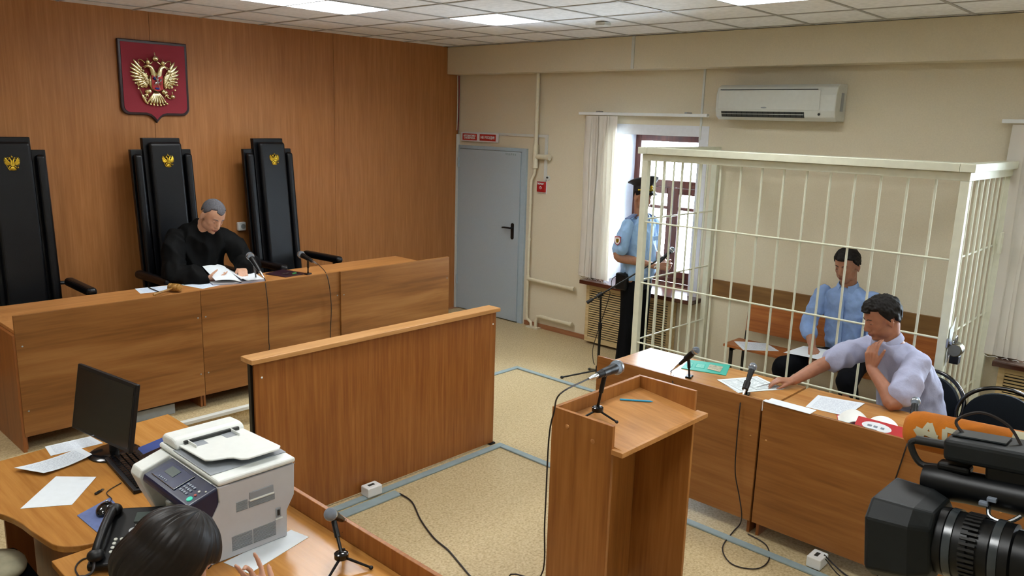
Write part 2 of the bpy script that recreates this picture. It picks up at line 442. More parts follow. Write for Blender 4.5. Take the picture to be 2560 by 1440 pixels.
# window wall with three deep openings
m = MB(); TH = .62
ys = sorted([(a - WIN_STEP * k, b - WIN_STEP * k) for k in range(3) for a, b in (WIN_Y,)])
y = LY
for a, b in ys:
    m.box(WX, WX + TH, y, a, 0, CZ + .16); m.box(WX, WX + TH, a, b, 0, WIN_Z[0] - .04); m.box(WX, WX + TH, a, b, WIN_Z[1], CZ + .16); y = b
m.box(WX, WX + TH, y, WY + .1, 0, CZ + .16)
struct(m.build('wall_right', 'wall_beige'))
# beam along the window wall
m = MB(); m.box(6.67, WX, LY, WY - .001, 2.905, CZ - .001)
struct(m.build('trim_beam', 'wall_beige', bevel=.006))
# ceiling: tiles in a grid of metal rails
LAMPS = [(3.0, 5.3, 2), (4.8, 4.7, 1), (4.8, 2.3, 1), (2.4, 2.9, 1), (2.4, .5, 1), (4.8, -.1, 1), (.6, 5.3, 1), (.6, 2.9, 1), (.0, .5, 1), (4.8, -2.5, 1), (2.4, -2.5, 1)]
holes = []
for x, yy, n in LAMPS:
    for k in range(n): holes.append((round(x + .6 * k, 2), round(yy, 2)))
gx = [round(-1.8 + .6 * i, 2) for i in range(16)]; gy = [round(-4.9 + .6 * i, 2) for i in range(22)]
tl = MB()
for x in gx:
    for yy in gy:
        if any(abs(x - hx) < .05 and abs(yy - hy) < .05 for hx, hy in holes): continue
        x1, y1 = min(x + .594, WX), min(yy + .594, WY); x0, y0 = max(x + .006, LX), max(yy + .006, LY)
        if x1 > x0 + .02 and y1 > y0 + .02: tl.box(x0, x1, y0, y1, CZ + .004, CZ + .02)
struct(tl.build('ceiling', 'ceiling_tile'))
rl = MB()
for x in gx: rl.box(x - .011, x + .011, LY, WY, CZ - .001, CZ + .004) if x > LX else None
for yy in gy:
    if LY < yy < WY: rl.box(LX, WX, yy - .011, yy + .011, CZ - .002, CZ + .0035)
struct(rl.build('trim_ceiling_rail', 'ceiling_rail'))
struct(MB().box(LX, WX + .6, LY, WY + .1, CZ + .16, CZ + .2).build('ceiling_slab', 'ceiling_rail'))
WHERE = {0: 'large bright troffer light above the judge bench, nearest the panelled wall', 1: 'square troffer light in the ceiling in front of the beam, second from the panelled wall',
         2: 'square troffer light in the ceiling above the barred dock'}
for i, (x, yy, n) in enumerate(LAMPS):
    w = .6 * n
    t = thing('ceiling_light', (x + w / 2, yy + .3, CZ), WHERE.get(i, 'square louvred troffer light in the ceiling towards the back of the room'), 'ceiling light', 'louvred lights in the tiled ceiling')
    h = MB(); x0, x1, y0, y1 = x + .01, x + w - .01, yy + .01, yy + .59
    h.box(x0, x1, y0, y1, CZ + .10, CZ + .11)
    for q in ((x0, x0 + .006, y0, y1), (x1 - .006, x1, y0, y1), (x0, x1, y0, y0 + .006), (x0, x1, y1 - .006, y1)): h.box(*q, CZ + .0, CZ + .10)
    h.build('housing', 'silver', t)
    for k in range(4):
        c = yy + .09 + .14 * k
        MB().cyl((x0 + .02, c, CZ + .06), (x1 - .02, c, CZ + .06), .028, seg=10).build('tube', 'lamp_tube', t, smooth=True)
    lv = MB()
    for k in range(5): lv.box(x0, x1, y0 + .0 + (y1 - y0) * k / 4 - .003, y0 + (y1 - y0) * k / 4 + .003, CZ - .004, CZ + .03)
    for k in range(7 * n): lv.box(x0 + (x1 - x0) * k / (7 * n - 1) - .001, x0 + (x1 - x0) * k / (7 * n - 1) + .001, y0, y1, CZ - .002, CZ + .028)
    lv.build('louvre', 'silver', t)
    L = bpy.data.lights.new('tube_light', 'AREA'); L.shape = 'RECTANGLE'; L.size = w - .06; L.size_y = .54; L.energy = 14.5 * n; L.color = (1.0, .985, .94)
    o = bpy.data.objects.new('tube_light', L); COL.objects.link(o); o.location = (0, 0, .032); o.parent = t; o.visible_camera = True
# dais under the judge bench
struct(MB().box(LX, 5.45, 5.50, WY, 0, .14).build('floor_dais', 'floor_linoleum'))
struct(MB().box(LX, 5.46, 5.462, 5.51, .118, .146).build('trim_step', 'duct_white', bevel=.004))
# skirting
struct(MB().box(WX - .016, WX, 3.8, 6.17, 0, .055).build('baseboard_right', 'skirting_wood', bevel=.004))
struct(MB().box(WX - .016, WX, LY, 1.3, 0, .055).build('baseboard_right_rear', 'skirting_wood', bevel=.004))
# grey sheet-metal door next to the panelled wall
t = thing('door_1', (WX, 6.78, 0), 'pale blue grey steel door beside the wood panelled wall', 'door'); t['kind'] = 'structure'
f = MB(); y0, y1 = 6.20, 7.345
f.box(WX - .03, WX + .0, y0, y0 + .075, 0, 2.07); f.box(WX - .03, WX, y1 - .03, y1, 0, 2.07); f.box(WX - .03, WX, y0 + .075, y1 - .03, 2.03, 2.07)
f.build('door_frame', 'door_frame_grey', t, bevel=.002)
lf = MB().box(WX - .045, WX - .002, y0 + .079, y1 - .034, .012, 2.026).build('door_leaf', 'door_grey', t, bevel=.003)
hd = MB(); hy = y0 + .17
hd.prism([(hy - .022 + .022 * (1 + math.cos(a)), 1.10 + (.075 if a < math.pi else -.075) + .022 * math.sin(a)) for a in [2 * math.pi * k / 24 for k in range(24)]], (WX - .046, 0, 0), (0, 1, 0), (0, 0, 1), (-1, 0, 0), .009)
hd.cyl((WX - .05, hy, 1.14), (WX - .095, hy, 1.14), .011); hd.tube([(WX - .095, hy - .005, 1.14), (WX - .1, hy + .05, 1.142), (WX - .098, hy + .10, 1.14), (WX - .088, hy + .13, 1.135)], .0105)
hd.build('handle', 'black_plastic', t, smooth=True)
for z in (.32, 1.80): MB().cyl((WX - .05, y1 - .028, z), (WX - .05, y1 - .028, z + .12), .011).build('hinge', 'door_frame_grey', t, smooth=True)
mk = MB()
for k in range(6): mk.obox((WX - .0455, 6.36 + .03 * k, 1.995 + .002 * (k % 3)), (0, 1, 0), (0, .3, 1), (1, 0, 0), .008, .012, .0004)
mk.build('pencil_mark', 'duct_blue', t)
struct(MB().box(WX - .05, WX + .0, 7.347, 7.368, 0, 2.2).build('trim_door', 'duct_white'))
# windows
for k in range(3):
    dy = -WIN_STEP * k; a, b = WIN_Y[0] + dy, WIN_Y[1] + dy; z0, z1 = WIN_Z; X = WX + .455
    t = thing('window_%d' % (k + 1), (X, (a + b) / 2, z0), ['dark brown framed window behind the officer', 'dark framed window beyond the right end of the dock', 'dark framed window near the back of the room'][k], 'window'); t['kind'] = 'structure'
    fr = MB(); w = .07
    fr.box(X, X + .08, a, a + w, z0, z1); fr.box(X, X + .08, b - w, b, z0, z1); fr.box(X, X + .08, a + w, b - w, z1 - w, z1); fr.box(X, X + .08, a + w, b - w, z0, z0 + .05)
    fr.box(X - .005, X + .075, a + w, b - w, 1.735, 1.81)
    fr.build('window_frame', 'frame_wood', t, bevel=.006)
    my = (a + b) / 2
    for s0, s1 in ((a + w, my - .005), (my + .005, b - w)):
        sh = MB(); q = .065
        sh.box(X - .012, X + .055, s0, s0 + q, z0 + .052, 1.733); sh.box(X - .012, X + .055, s1 - q, s1, z0 + .052, 1.733)
        sh.box(X - .012, X + .055, s0 + q, s1 - q, z0 + .052, z0 + .13); sh.box(X - .012, X + .055, s0 + q, s1 - q, 1.665, 1.733)
        sh.box(X + .002, X + .04, s0 + q, s1 - q, 1.50, 1.535)
        sh.build('sash', 'frame_wood', t, bevel=.008)
    MB().box(X + .03, X + .034, a + w * .8, b - w * .8, 1.8, z1 - .05).build('glass', 'window_glass', t)
    MB().box(X + .03, X + .034, a + w * .8, b - w * .8, z0 + .1, 1.74).build('glass', 'window_glass', t)
    # painted surround and reveal lining
    c = MB(); q = .10
    c.box(WX - .004, WX, a - q, a, z0 - .04, z1 + q); c.box(WX - .004, WX, a, b, z1, z1 + q)
    c.box(WX - .003, X, b - .003, b, z0, z1); c.box(WX - .003, X, a, a + .003, z0, z1); c.box(WX - .003, X, a + .003, b - .003, z1 - .003, z1)
    struct(c.build('trim_window', 'wall_white'))
    s = MB(); s.prism([(WX - .21, b + .17), (WX - .21, a - .17), (WX, a - .17), (WX, a), (X + .01, a), (X + .01, b), (WX, b), (WX, b + .17)], (0, 0, z0 - .042), (1, 0, 0), (0, 1, 0), (0, 0, 1), .042)
    tag(s.build('window_sill', 'sill_wood', bevel=.006), ['polished dark brown window sill behind the officer, above the lattice cover', 'dark brown window sill at the right edge beyond the dock', 'dark brown window sill near the back of the room'][k], 'window sill', None, 'structure')
    # lattice radiator cover
    t = thing('radiator_cover', (WX, (a + b) / 2, 0), ['cream slatted wooden radiator cover under the sill behind the officer', 'cream slatted radiator cover at the right edge beyond the office chairs', 'cream slatted radiator cover near the back of the room'][k], 'radiator cover', 'radiator covers')
    ra, rb = a + .10, b + .14; f = MB(); w = .045; xx = WX - .115
    f.box(xx, xx + .022, ra, ra + w, .03, .665); f.box(xx, xx + .022, rb - w, rb, .03, .665); f.box(xx, xx + .022, ra + w, rb - w, .62, .665); f.box(xx, xx + .022, ra + w, rb - w, .03, .085); f.box(xx + .001, xx + .021, (ra + rb) / 2 - .02, (ra + rb) / 2 + .02, .085, .62)
    f.box(xx + .022, WX - .018, ra, ra + .02, .03, .665); f.box(xx + .022, WX - .018, rb - .02, rb, .03, .665)
    f.build('frame', 'lattice_wood', t, bevel=.003)
    sl = MB(); n = 21
    for i in range(n): sl.box(xx + .006, xx + .016, ra + w - .002, rb - w + .002, .095 + i * .0252, .095 + i * .0252 + .0155)
    sl.build('slats', 'lattice_wood', t, bevel=.002)
    MB().box(xx + .05, xx + .06, ra + .03, rb - .03, .04, .655).build('backing', 'ac_dark', t)
    # curtain rail and gathered vertical blind
    t = thing('vertical_blind', (WX, b + .2, 2.48), ['cream vertical blind drawn to the left of the window behind the officer', 'cream vertical blind beside the window at the right edge of the photo', 'cream vertical blind near the back of the room'][k], 'blind', 'vertical blinds')
    MB().box(WX - .10, WX - .055, a - .12, b + .37, 2.463, 2.492).build('rail', 'white_plastic', t, bevel=.004)
    for by in (b + .12, a + .1):
        MB().box(WX - .085, WX - .001, by, by + .03, 2.492, 2.505).build('bracket', 'steel', t)
    for i in range(11):
        by = b + .25 - i * .035; ang = 1.15 + .25 * math.sin(i * 1.7)
        pl = MB(); nseg = 10; rings = []
        for j in range(nseg + 1):
            z = 2.455 - (2.455 - .735) * j / nseg; wob = .006 * math.sin(j * .7 + i); hw = .062
            d = Vector((math.cos(ang), math.sin(ang), 0)); nn = Vector((-d.y, d.x, 0)); c0 = Vector((WX - .078, by + wob, z))
            rings.append([c0 - d * hw, c0 + nn * .008, c0 + d * hw, c0 + nn * .0095])
        pl.loft(rings); pl.build('slat', 'blind_fabric', t, smooth=True)
    ch = MB(); ch.tube([(WX - .10, b + .25 - i * .035, .728 - .012 * (i % 2)) for i in range(11)], .002, seg=6); ch.build('bead_chain', 'white_plastic', t)

# heating and sprinkler pipes on the plastered wall
t = thing('wall_pipe', (WX - .05, 6.06, 0), 'cream painted riser pipe between the grey door and the window', 'pipe')
p = MB(); xx = WX - .05
p.tube([(xx, 6.05, 2.904), (xx, 6.045, 2.4), (xx, 6.045, 2.0)], .024, seg=12, smooth=False); p.build('riser', 'pipe_paint', t, smooth=True)
p = MB(); p.cyl((xx, 6.045, 2.12), (xx, 6.045, 1.86), .033); p.cyl((xx, 6.045, 1.99), (xx, 5.86, 1.99), .028); p.cyl((xx, 5.87, 1.99), (xx, 5.83, 1.99), .034); p.build('tee', 'pipe_paint', t, smooth=True)
p = MB(); p.tube([(xx, 6.045, 1.87), (xx, 6.05, 1.80), (xx, 6.095, 1.73), (xx, 6.10, 1.66), (xx, 6.10, .55), (xx, 6.10, .14), (xx, 6.09, .09), (xx, 6.03, .06), (xx, 6.02, 0.0)], .017, seg=12, smooth=False); p.build('lower_pipe', 'pipe_paint', t, smooth=True)
for z in (1.45, 1.02, .58): MB().cyl((xx, 6.10, z), (xx, 6.10, z + .035), .022).build('coupling', 'pipe_paint', t, smooth=True)
p = MB(); p.tube([(xx, 6.10, .57), (xx, 5.75, .565), (xx, 5.42, .56)], .02, seg=12, smooth=False); p.cyl((xx, 5.44, .56), (xx, 5.40, .56), .025); p.build('branch', 'pipe_paint', t, smooth=True)
t = thing('return_pipe', (WX - .05, 5.9, 0), 'short cream painted pipe bending out of the floor along the skirting', 'pipe')
p = MB(); p.tube([(xx, 5.95, 0), (xx, 5.95, .10), (xx, 5.93, .145), (xx, 5.88, .155), (xx, 5.7, .15), (xx, 5.42, .15)], .02, seg=12, smooth=False); p.cyl((xx, 5.45, .15), (xx, 5.41, .15), .025); p.build('pipe', 'pipe_paint', t, smooth=True)
MB().box(xx - .05, xx + .05, 5.9, 6.07, .0, .012).build('floor_flange', 'pipe_paint', t)
# cable ducts on the wall
t = thing('cable_duct', (WX, 6.1, 1.7), 'white cable duct running above the grey door and down to the fire alarm', 'cable duct')
MB().box(WX - .018, WX, 5.90, 7.25, 2.205, 2.235).build('run', 'duct_white', t); MB().box(WX - .016, WX, 5.905, 5.94, 1.72, 2.235).build('drop', 'duct_white', t)
t = thing('cable_duct', (WX, 5.0, 2.9), 'thin white cable duct on the wall above the officer window', 'cable duct')
MB().box(WX - .012, WX, 3.98, 4.0, 2.25, 2.904).build('drop', 'duct_white', t)
t = thing('cable_duct', (6.67, 5.0, 3.0), 'short white cable duct on the face of the ceiling beam', 'cable duct')
MB().box(6.657, 6.67, 4.66, 4.69, 2.91, CZ - .004).build('drop', 'duct_white', t)
t = thing('cable', (WX - .03, 7.34, 2.2), 'thin cables hanging in the corner above the grey door', 'cable')
c = MB(); c.tube([(WX - .03, 7.352, 2.9), (WX - .03, 7.345, 2.6), (WX - .035, 7.35, 2.3), (WX - .06, 7.345, 2.24)], .005, seg=6); c.build('red_cable', 'shield_red', t)
c = MB(); c.tube([(WX - .05, 7.355, 2.9), (WX - .05, 7.35, 2.5), (WX - .055, 7.352, 2.24)], .006, seg=6); c.build('white_cable', 'duct_white', t)
# sign over the door
t = thing('warning_sign', (WX, 6.98, 2.18), 'white sign with two red plates of white lettering above the grey door', 'sign')
MB().box(WX - .03, WX - .019, 6.66, 7.30, 2.12, 2.225).build('backing', 'sign_white', t, bevel=.002)
for (a, b), body, sz in (((7.02, 7.27), 'АВТОМАТИКА\nОТКЛЮЧЕНА', .030), ((6.70, 6.97), 'НЕ ВХОДИ!', .043)):
    MB().box(WX - .033, WX - .0302, a, b, 2.134, 2.212).build('red_plate', 'sign_red', t)
    text(body, sz, 'sign_white', t, (WX - .0348, (a + b) / 2, 2.172), (0, -1, 0), (0, 0, 1), bold=.0012)
# fire alarm
t = thing('fire_alarm', (WX, 6.0, 1.65), 'small red fire alarm call point on the plastered wall right of the grey door', 'fire alarm')
MB().box(WX - .006, WX, 5.90, 6.03, 1.575, 1.715).build('back_plate', 'sign_white', t, bevel=.002)
MB().box(WX - .035, WX - .006, 5.905, 6.025, 1.595, 1.712).build('body', 'alarm_red', t, bevel=.006)
text('ПОЖАР', .026, 'sign_white', t, (WX - .0368, 5.966, 1.688), (0, -1, 0), (0, 0, 1), bold=.001)
MB().cyl((WX - .035, 5.965, 1.645), (WX - .039, 5.965, 1.645), .016).build('button', 'sign_white', t)
MB().ell((WX - .041, 5.965, 1.643), (.002, .008, .011)).build('flame_symbol', 'alarm_red', t)
t = thing('cable_grommet', (WX, 5.88, 1.76), 'small round wall fitting with a dark hole above the fire alarm', 'wall fitting')
MB().lathe((WX, 5.885, 1.757), (-1, 0, 0), [(0, .03), (.008, .029), (.012, .02)]).build('ring', 'duct_white', t, smooth=True)
MB().ell((WX - .013, 5.89, 1.762), (.003, .018, .011)).build('hole', 'ac_dark', t)
# smoke detector-like plate on the ceiling
tag(MB().box(5.62, 5.72, 4.25, 4.35, CZ - .03, CZ - .001).build('ceiling_sensor', 'duct_white', bevel=.008), 'small square white sensor on the ceiling tiles near the beam', 'sensor')

# air conditioner
t = thing('air_conditioner', (WX, 3.2, 2.45), 'white wall air conditioner above the barred dock', 'air conditioner')
y0, y1 = 2.64, 3.73
prof = [(WX, 2.445), (WX - .16, 2.445), (WX - .205, 2.475), (WX - .225, 2.53), (WX - .225, 2.66), (WX - .20, 2.725), (WX - .15, 2.75), (WX, 2.755)]
MB().prism(prof, (0, y0, 0), (1, 0, 0), (0, 0, 1), (0, 1, 0), y1 - y0).build('body', 'ac_white', t, bevel=.01, seg=3)
MB().box(WX - .231, WX - .2255, y0 + .13, y1 - .03, 2.535, 2.70).build('front_panel', 'ac_white', t, bevel=.003)
MB().box(WX - .226, WX - .213, y0 + .16, y1 - .04, 2.702, 2.709).build('intake_slot', 'ac_dark', t)
o = MB().obox((WX - .206, (y0 + .26 + y1 - .06) / 2, 2.497), (0, 1, 0), (-.34, 0, .94), (.94, 0, .34), (y1 - y0 - .32) / 2, .026, .008).build('outlet', 'ac_dark', t)
lv = MB(); lv.obox((WX - .216, (y0 + .26 + y1 - .06) / 2, 2.497), (0, 1, 0), (1, 0, .1), (0, 0, 1), (y1 - y0 - .33) / 2, .008, .002)
lv.build('louvre', 'ac_white', t)
fn = MB()
for i in range(15): fn.obox((WX - .213, y0 + .28 + i * .05, 2.497), (0, 1, 0), (-.34, 0, .94), (.94, 0, .34), .003, .022, .003)
fn.build('vane', 'lens_ring', t)
MB().cyl((WX - .222, y0 + .13, 2.502), (WX - .226, y0 + .13, 2.502), .011).build('receiver', 'ac_dark', t)
MB().ell((WX - .2315, 3.26, 2.552), (.0008, .028, .006)).build('badge', 'printer_shade', t)
MB().box(WX - .12, WX - .06, y0 - .001, y0 + .004, 2.53, 2.68).build('side_grille', 'printer_shade', t)

# wall socket on the panelling
t = thing('power_socket', (3.915, WY, 1.27), 'white wall socket on the wood panelling beside the judge', 'socket')
MB().box(3.873, 3.957, WY - .04, WY, 1.228, 1.312).build('body', 'white_plastic', t, bevel=.008)
MB().lathe((3.925, WY - .041, 1.27), (0, -1, 0), [(0, .024), (.003, .024), (.003, .02), (-.002, .019)]).build('outlet', 'box_grey', t, smooth=True)

# floor cable ducts
t = thing('floor_duct', (4.04, 2, 0), 'blue grey cable strip on the floor along the low partition and past the lectern', 'cable duct')
def strip(m, x0, x1, y0, y1): m.box(x0, x1, y0, y1, 0, .012)
m = MB(); strip(m, 1.9, 4.065, 3.80, 3.855); m.build('strip', 'duct_blue', t, bevel=.004)
m = MB(); strip(m, 4.01, 4.065, -1.5, 3.80); m.build('strip', 'duct_blue', t, bevel=.004)
t = thing('floor_duct', (2.6, 3.7, 0), 'short blue grey floor strip with a cord coming out, by the socket box', 'cable duct')
DUCT2 = t; m = MB(); strip(m, 2.2, 3.0, 3.70, 3.775); m.build('strip', 'duct_blue', t, bevel=.004)
t = thing('floor_duct', (5.53, 4.6, 0), 'blue grey cable strip on the floor beyond the low partition', 'cable duct')
m = MB(); strip(m, 4.3, 5.56, 5.02, 5.07); m.build('strip', 'duct_blue', t, bevel=.004)
m = MB(); strip(m, 5.51, 5.56, 3.85, 5.02); m.build('strip', 'duct_blue', t, bevel=.004)
def socket_box(x, y, label):
    t = thing('floor_socket', (x, y, .0), label, 'socket box', 'socket boxes on the floor strips')
    MB().box(x - .055, x + .055, y - .04, y + .04, .012, .075).build('body', 'white_plastic', t, bevel=.006)
    MB().box(x - .025, x + .02, y - .008, y + .012, .075, .077).build('outlet', 'ac_dark', t)
    return t
socket_box(2.86, 3.83, 'white socket box on the floor strip in front of the low partition')
SOCK2 = socket_box(4.12, 1.46, 'white socket box with a cord on the floor strip before the right hand desks')
struct(MB().box(6.2, WX + .0, 7.3, 7.369, 0, .0005).build('trim_corner', 'skirting_wood'))
# ================================================================== JUDGE BENCH
BX = [1.43, 2.66, 3.90, 5.16]
BL = ['left hand unit of the long judge bench, nearest the monitor', 'middle unit of the long judge bench, where the judge reads', 'right hand unit of the long judge bench, nearest the grey door']
for i in range(3):
    x0, x1 = BX[i], BX[i + 1]
    t = thing('judge_desk', ((x0 + x1) / 2, 6.0, .14), BL[i], 'desk', 'desks of the judge bench')
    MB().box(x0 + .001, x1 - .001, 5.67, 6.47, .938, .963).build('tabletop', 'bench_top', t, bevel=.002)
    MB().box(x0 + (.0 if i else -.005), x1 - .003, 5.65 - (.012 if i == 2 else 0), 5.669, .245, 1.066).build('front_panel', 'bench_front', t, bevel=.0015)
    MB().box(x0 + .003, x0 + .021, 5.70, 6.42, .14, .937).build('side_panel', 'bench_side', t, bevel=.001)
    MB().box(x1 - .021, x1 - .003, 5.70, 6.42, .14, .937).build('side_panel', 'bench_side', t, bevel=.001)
    for sx in (x0 + .03, x1 - .03):
        for z in (.42, .86): MB().lathe((sx, 5.649 - (.012 if i == 2 else 0), z), (0, -1, 0), [(0, .006), (.002, .005), (.003, .001)], 10).build('screw_cap', 'box_grey', t, smooth=True)
    if i == 0: MB().box(x0 - .02, x0 + .002, 5.655, 6.47, .14, .937).build('end_panel', 'bench_side', t, bevel=.001)
for k, (z, x0, lb) in enumerate(((.1405, 2.02, 'lower grey carton lying under the judge bench'), (.2205, 2.0, 'upper grey carton on top of another under the judge bench'))):
    b = MB().box(x0, x0 + .42, 5.70 + .02 * k, 6.0, z, z + .078)
    tag(b.build('carton', 'box_grey', bevel=.004), lb, 'box', 'cartons under the bench')

# ------------------------------------------------------------------ coat of arms (double-headed eagle)
def eagle_parts(s, org, ax, ay, an):
    """gold relief, red heraldic shield and silver rider; s = overall width"""
    org, ax, ay, an = Vector(org), Vector(ax), Vector(ay), Vector(an)
    P = lambda u, v, d=0.0: org + (ax * u + ay * v + an * d) * s
    def leaf(m, p0, p1, w, d=.03, lift=.02):
        a, b = P(*p0, lift), P(*p1, lift * .6); c = (a + b) / 2; L = (b - a).length / 2
        x = (b - a).normalized(); z = an; y = z.cross(x)
        m.ell(c, (L, w * s, d * s), Matrix((x, y, z)).transposed(), seg=10, rings=8)
    g = MB()
    tips = [(.40, .40), (.45, .33), (.475, .25), (.48, .17), (.475, .09), (.45, .01), (.41, -.05), (.35, -.10), (.28, -.13), (.21, -.13)]
    for sx in (-1, 1):
        for i, (u, v) in enumerate(tips):
            f = i / 9; leaf(g, (sx * (.15 + .03 * (1 - f)), .10 - .12 * f), (sx * u, v), .032, .022, .03)
        for i in range(7):
            f = i / 6; u, v = .33 - .14 * f, .20 - .25 * f
            leaf(g, (sx * .14, .08 - .1 * f), (sx * u, v), .03, .03, .055)
        for r_ in range(3):
            for i in range(5):
                a = -.6 + i * .38; rr = .17 + .075 * r_
                g.ell(P(sx * (.09 + rr * math.cos(a)), .02 + rr * math.sin(a) * .9, .065), (.02 * s, .014 * s, .02 * s), seg=8, rings=6)
        # neck, head, beak
        pts = [P(sx * .05, .10, .06), P(sx * .07, .2, .07), P(sx * .10, .265, .075), P(sx * .145, .285, .075)]
        g.tube(pts, [.055 * s, .036 * s, .034 * s, .036 * s] and [.055 * s, .033 * s], seg=10)
        g.ell(P(sx * .15, .285, .075), (.045 * s, .034 * s, .035 * s), seg=12, rings=8)
        g.cyl(P(sx * .18, .29, .07), P(sx * .25, .262, .06), .02 * s, .003 * s, seg=8)
        g.cyl(P(sx * .18, .27, .07), P(sx * .225, .238, .06), .012 * s, .003 * s, seg=8)
        # small crown
        g.lathe(P(sx * .145, .32, .06), ay, [(0, .03 * s), (.02 * s, .04 * s), (.05 * s, .045 * s), (.075 * s, .03 * s), (.085 * s, .006 * s)], 12)
        leaf(g, (sx * .145, .39), (sx * .145, .435), .006, .006, .06); leaf(g, (sx * .13, .42), (sx * .16, .42), .005, .005, .06)
        # ribbons from the big crown
        g.tube([P(sx * .05, .37, .04), P(sx * .09, .335, .05), P(sx * .12, .325, .04)], .01 * s, seg=6)
        g.tube([P(sx * .19, .34, .03), P(sx * .235, .385, .03), P(sx * .29, .40, .03), P(sx * .315, .37, .03), P(sx * .295, .33, .03)], [.014 * s, .008 * s], seg=6)
        # leg and claw
        leaf(g, (sx * .10, -.14), (sx * .19, -.24), .045, .04, .04); leaf(g, (sx * .12, -.17), (sx * .23, -.20), .035, .03, .04)
        for (u, v) in ((.25, -.27), (.22, -.31), (.16, -.30)): leaf(g, (sx * .18, -.23), (sx * u, v), .014, .018, .04)
    g.ell(P(0, .0, .02), (.15 * s, .17 * s, .075 * s) if False else (.15 * s, .075 * s, .19 * s), Matrix((ax, an, ay)).transposed(), seg=18, rings=12)
    # great crown with cross
    g.lathe(P(0, .375, .06), ay, [(0, .035 * s), (.03 * s, .058 * s), (.06 * s, .066 * s), (.095 * s, .05 * s), (.11 * s, .01 * s)], 16)
    leaf(g, (0, .48), (0, .555), .008, .008, .06); leaf(g, (-.024, .53), (.024, .53), .007, .007, .06)
    # tail
    for i in range(7):
        a = (i - 3) * .17; leaf(g, (.0 + .03 * (i - 3) / 3, -.19), (.50 * math.sin(a * .78), -.19 - .27 * math.cos(a)), .028, .03, .035)
        g.ell(P(.50 * math.sin(a * .78), -.18 - .265 * math.cos(a), .04), (.022 * s, .022 * s, .022 * s), seg=8, rings=6)
    # sceptre and orb
    g.tube([P(-.36, -.05, .03), P(-.27, -.28, .04), P(-.22, -.37, .04)], .011 * s, seg=6, smooth=False); leaf(g, (-.285, -.24), (-.20, -.42), .03, .025, .04)
    leaf(g, (-.26, -.30), (-.17, -.33), .012, .015, .04)
    g.ell(P(.31, -.27, .045), (.048 * s, .048 * s, .048 * s), seg=14, rings=10); leaf(g, (.31, -.22), (.31, -.16), .008, .008, .04); leaf(g, (.19, -.28), (.29, -.32), .018, .02, .03)
    leaf(g, (.29, -.19), (.33, -.19), .006, .006, .045)
    sh = MB(); o2 = [(-.105, .115), (.105, .115), (.105, -.13), (.06, -.16), (0, -.175), (-.06, -.16), (-.105, -.13)]
    sh.prism(o2, P(0, 0, .08), ax * s, ay * s, an, .03 * s)
    r = MB()
    leaf(r, (-.07, -.03), (.07, .0), .036, .03, .135); leaf(r, (.04, .0), (.085, .075), .024, .03, .14); leaf(r, (-.02, .01), (.0, .095), .03, .035, .15)
    r.ell(P(.0, .10, .14), (.024 * s,) * 3, seg=8, rings=6)
    for (a, b) in (((-.05, -.03), (-.08, -.09)), ((-.03, -.04), (-.03, -.1)), ((.04, -.03), (.07, -.08)), ((.05, -.02), (.09, -.04))): leaf(r, a, b, .013, .02, .135)
    r.tube([P(-.06, .10, .155), P(.03, -.14, .14)], .007 * s, seg=6)
    bl = MB(); leaf(bl, (-.09, .075), (-.02, .035), .034, .03, .145); leaf(bl, (-.06, -.125), (.06, -.135), .026, .025, .125)
    return g, sh, r, bl

# big shield on the panelling
t = thing('coat_of_arms', (3.14, WY, 2.65), 'large red shield with a gold double-headed eagle on the panelled wall', 'coat of arms')
def shield(w, top, bot, r=.07, tip=.07):
    o = [(-w, top), (w, top), (w, bot + r)]
    o += [(w - r + r * math.cos(a), bot + r - r * math.sin(a)) for a in [math.pi / 2 * k / 6 for k in range(1, 7)]]
    o += [(.09, bot), (.05, bot - .012), (.02, bot - tip * .6), (0, bot - tip), (-.02, bot - tip * .6), (-.05, bot - .012), (-.09, bot)]
    o += [(-w + r - r * math.sin(a), bot + r - r * math.cos(a)) for a in [math.pi / 2 * k / 6 for k in range(0, 6)]] + [(-w, bot + r)]
    return o
org = (3.14, WY, 2.65)
MB().prism(shield(.305, .325, -.318), org, (1, 0, 0), (0, 0, 1), (0, -1, 0), .03).build('frame', 'shield_frame', t, bevel=.008, seg=3)
MB().prism(shield(.28, .30, -.295, .055, .06), (3.14, WY - .03, 2.65), (1, 0, 0), (0, 0, 1), (0, -1, 0), .004).build('field', 'shield_red', t)
g, sh, r, bl = eagle_parts(.46, (3.14, WY - .034, 2.625), (1, 0, 0), (0, 0, 1), (0, -1, 0))
e = g.build('eagle', 'gold', t, smooth=True, angle=60); q = sh.build('inner_shield', 'red_enamel', e, world=False); 
for o_, mb_, mt_ in (('rider', r, 'silver'), ('cape', bl, 'blue_enamel')):
    mb_.v = [(a - 3.14, b - WY, c - 2.65) for a, b, c in mb_.v]; mb_.build(o_, mt_, e, smooth=True, world=False)
q.data.transform(Matrix.Translation((-3.14, -WY, -2.65)))

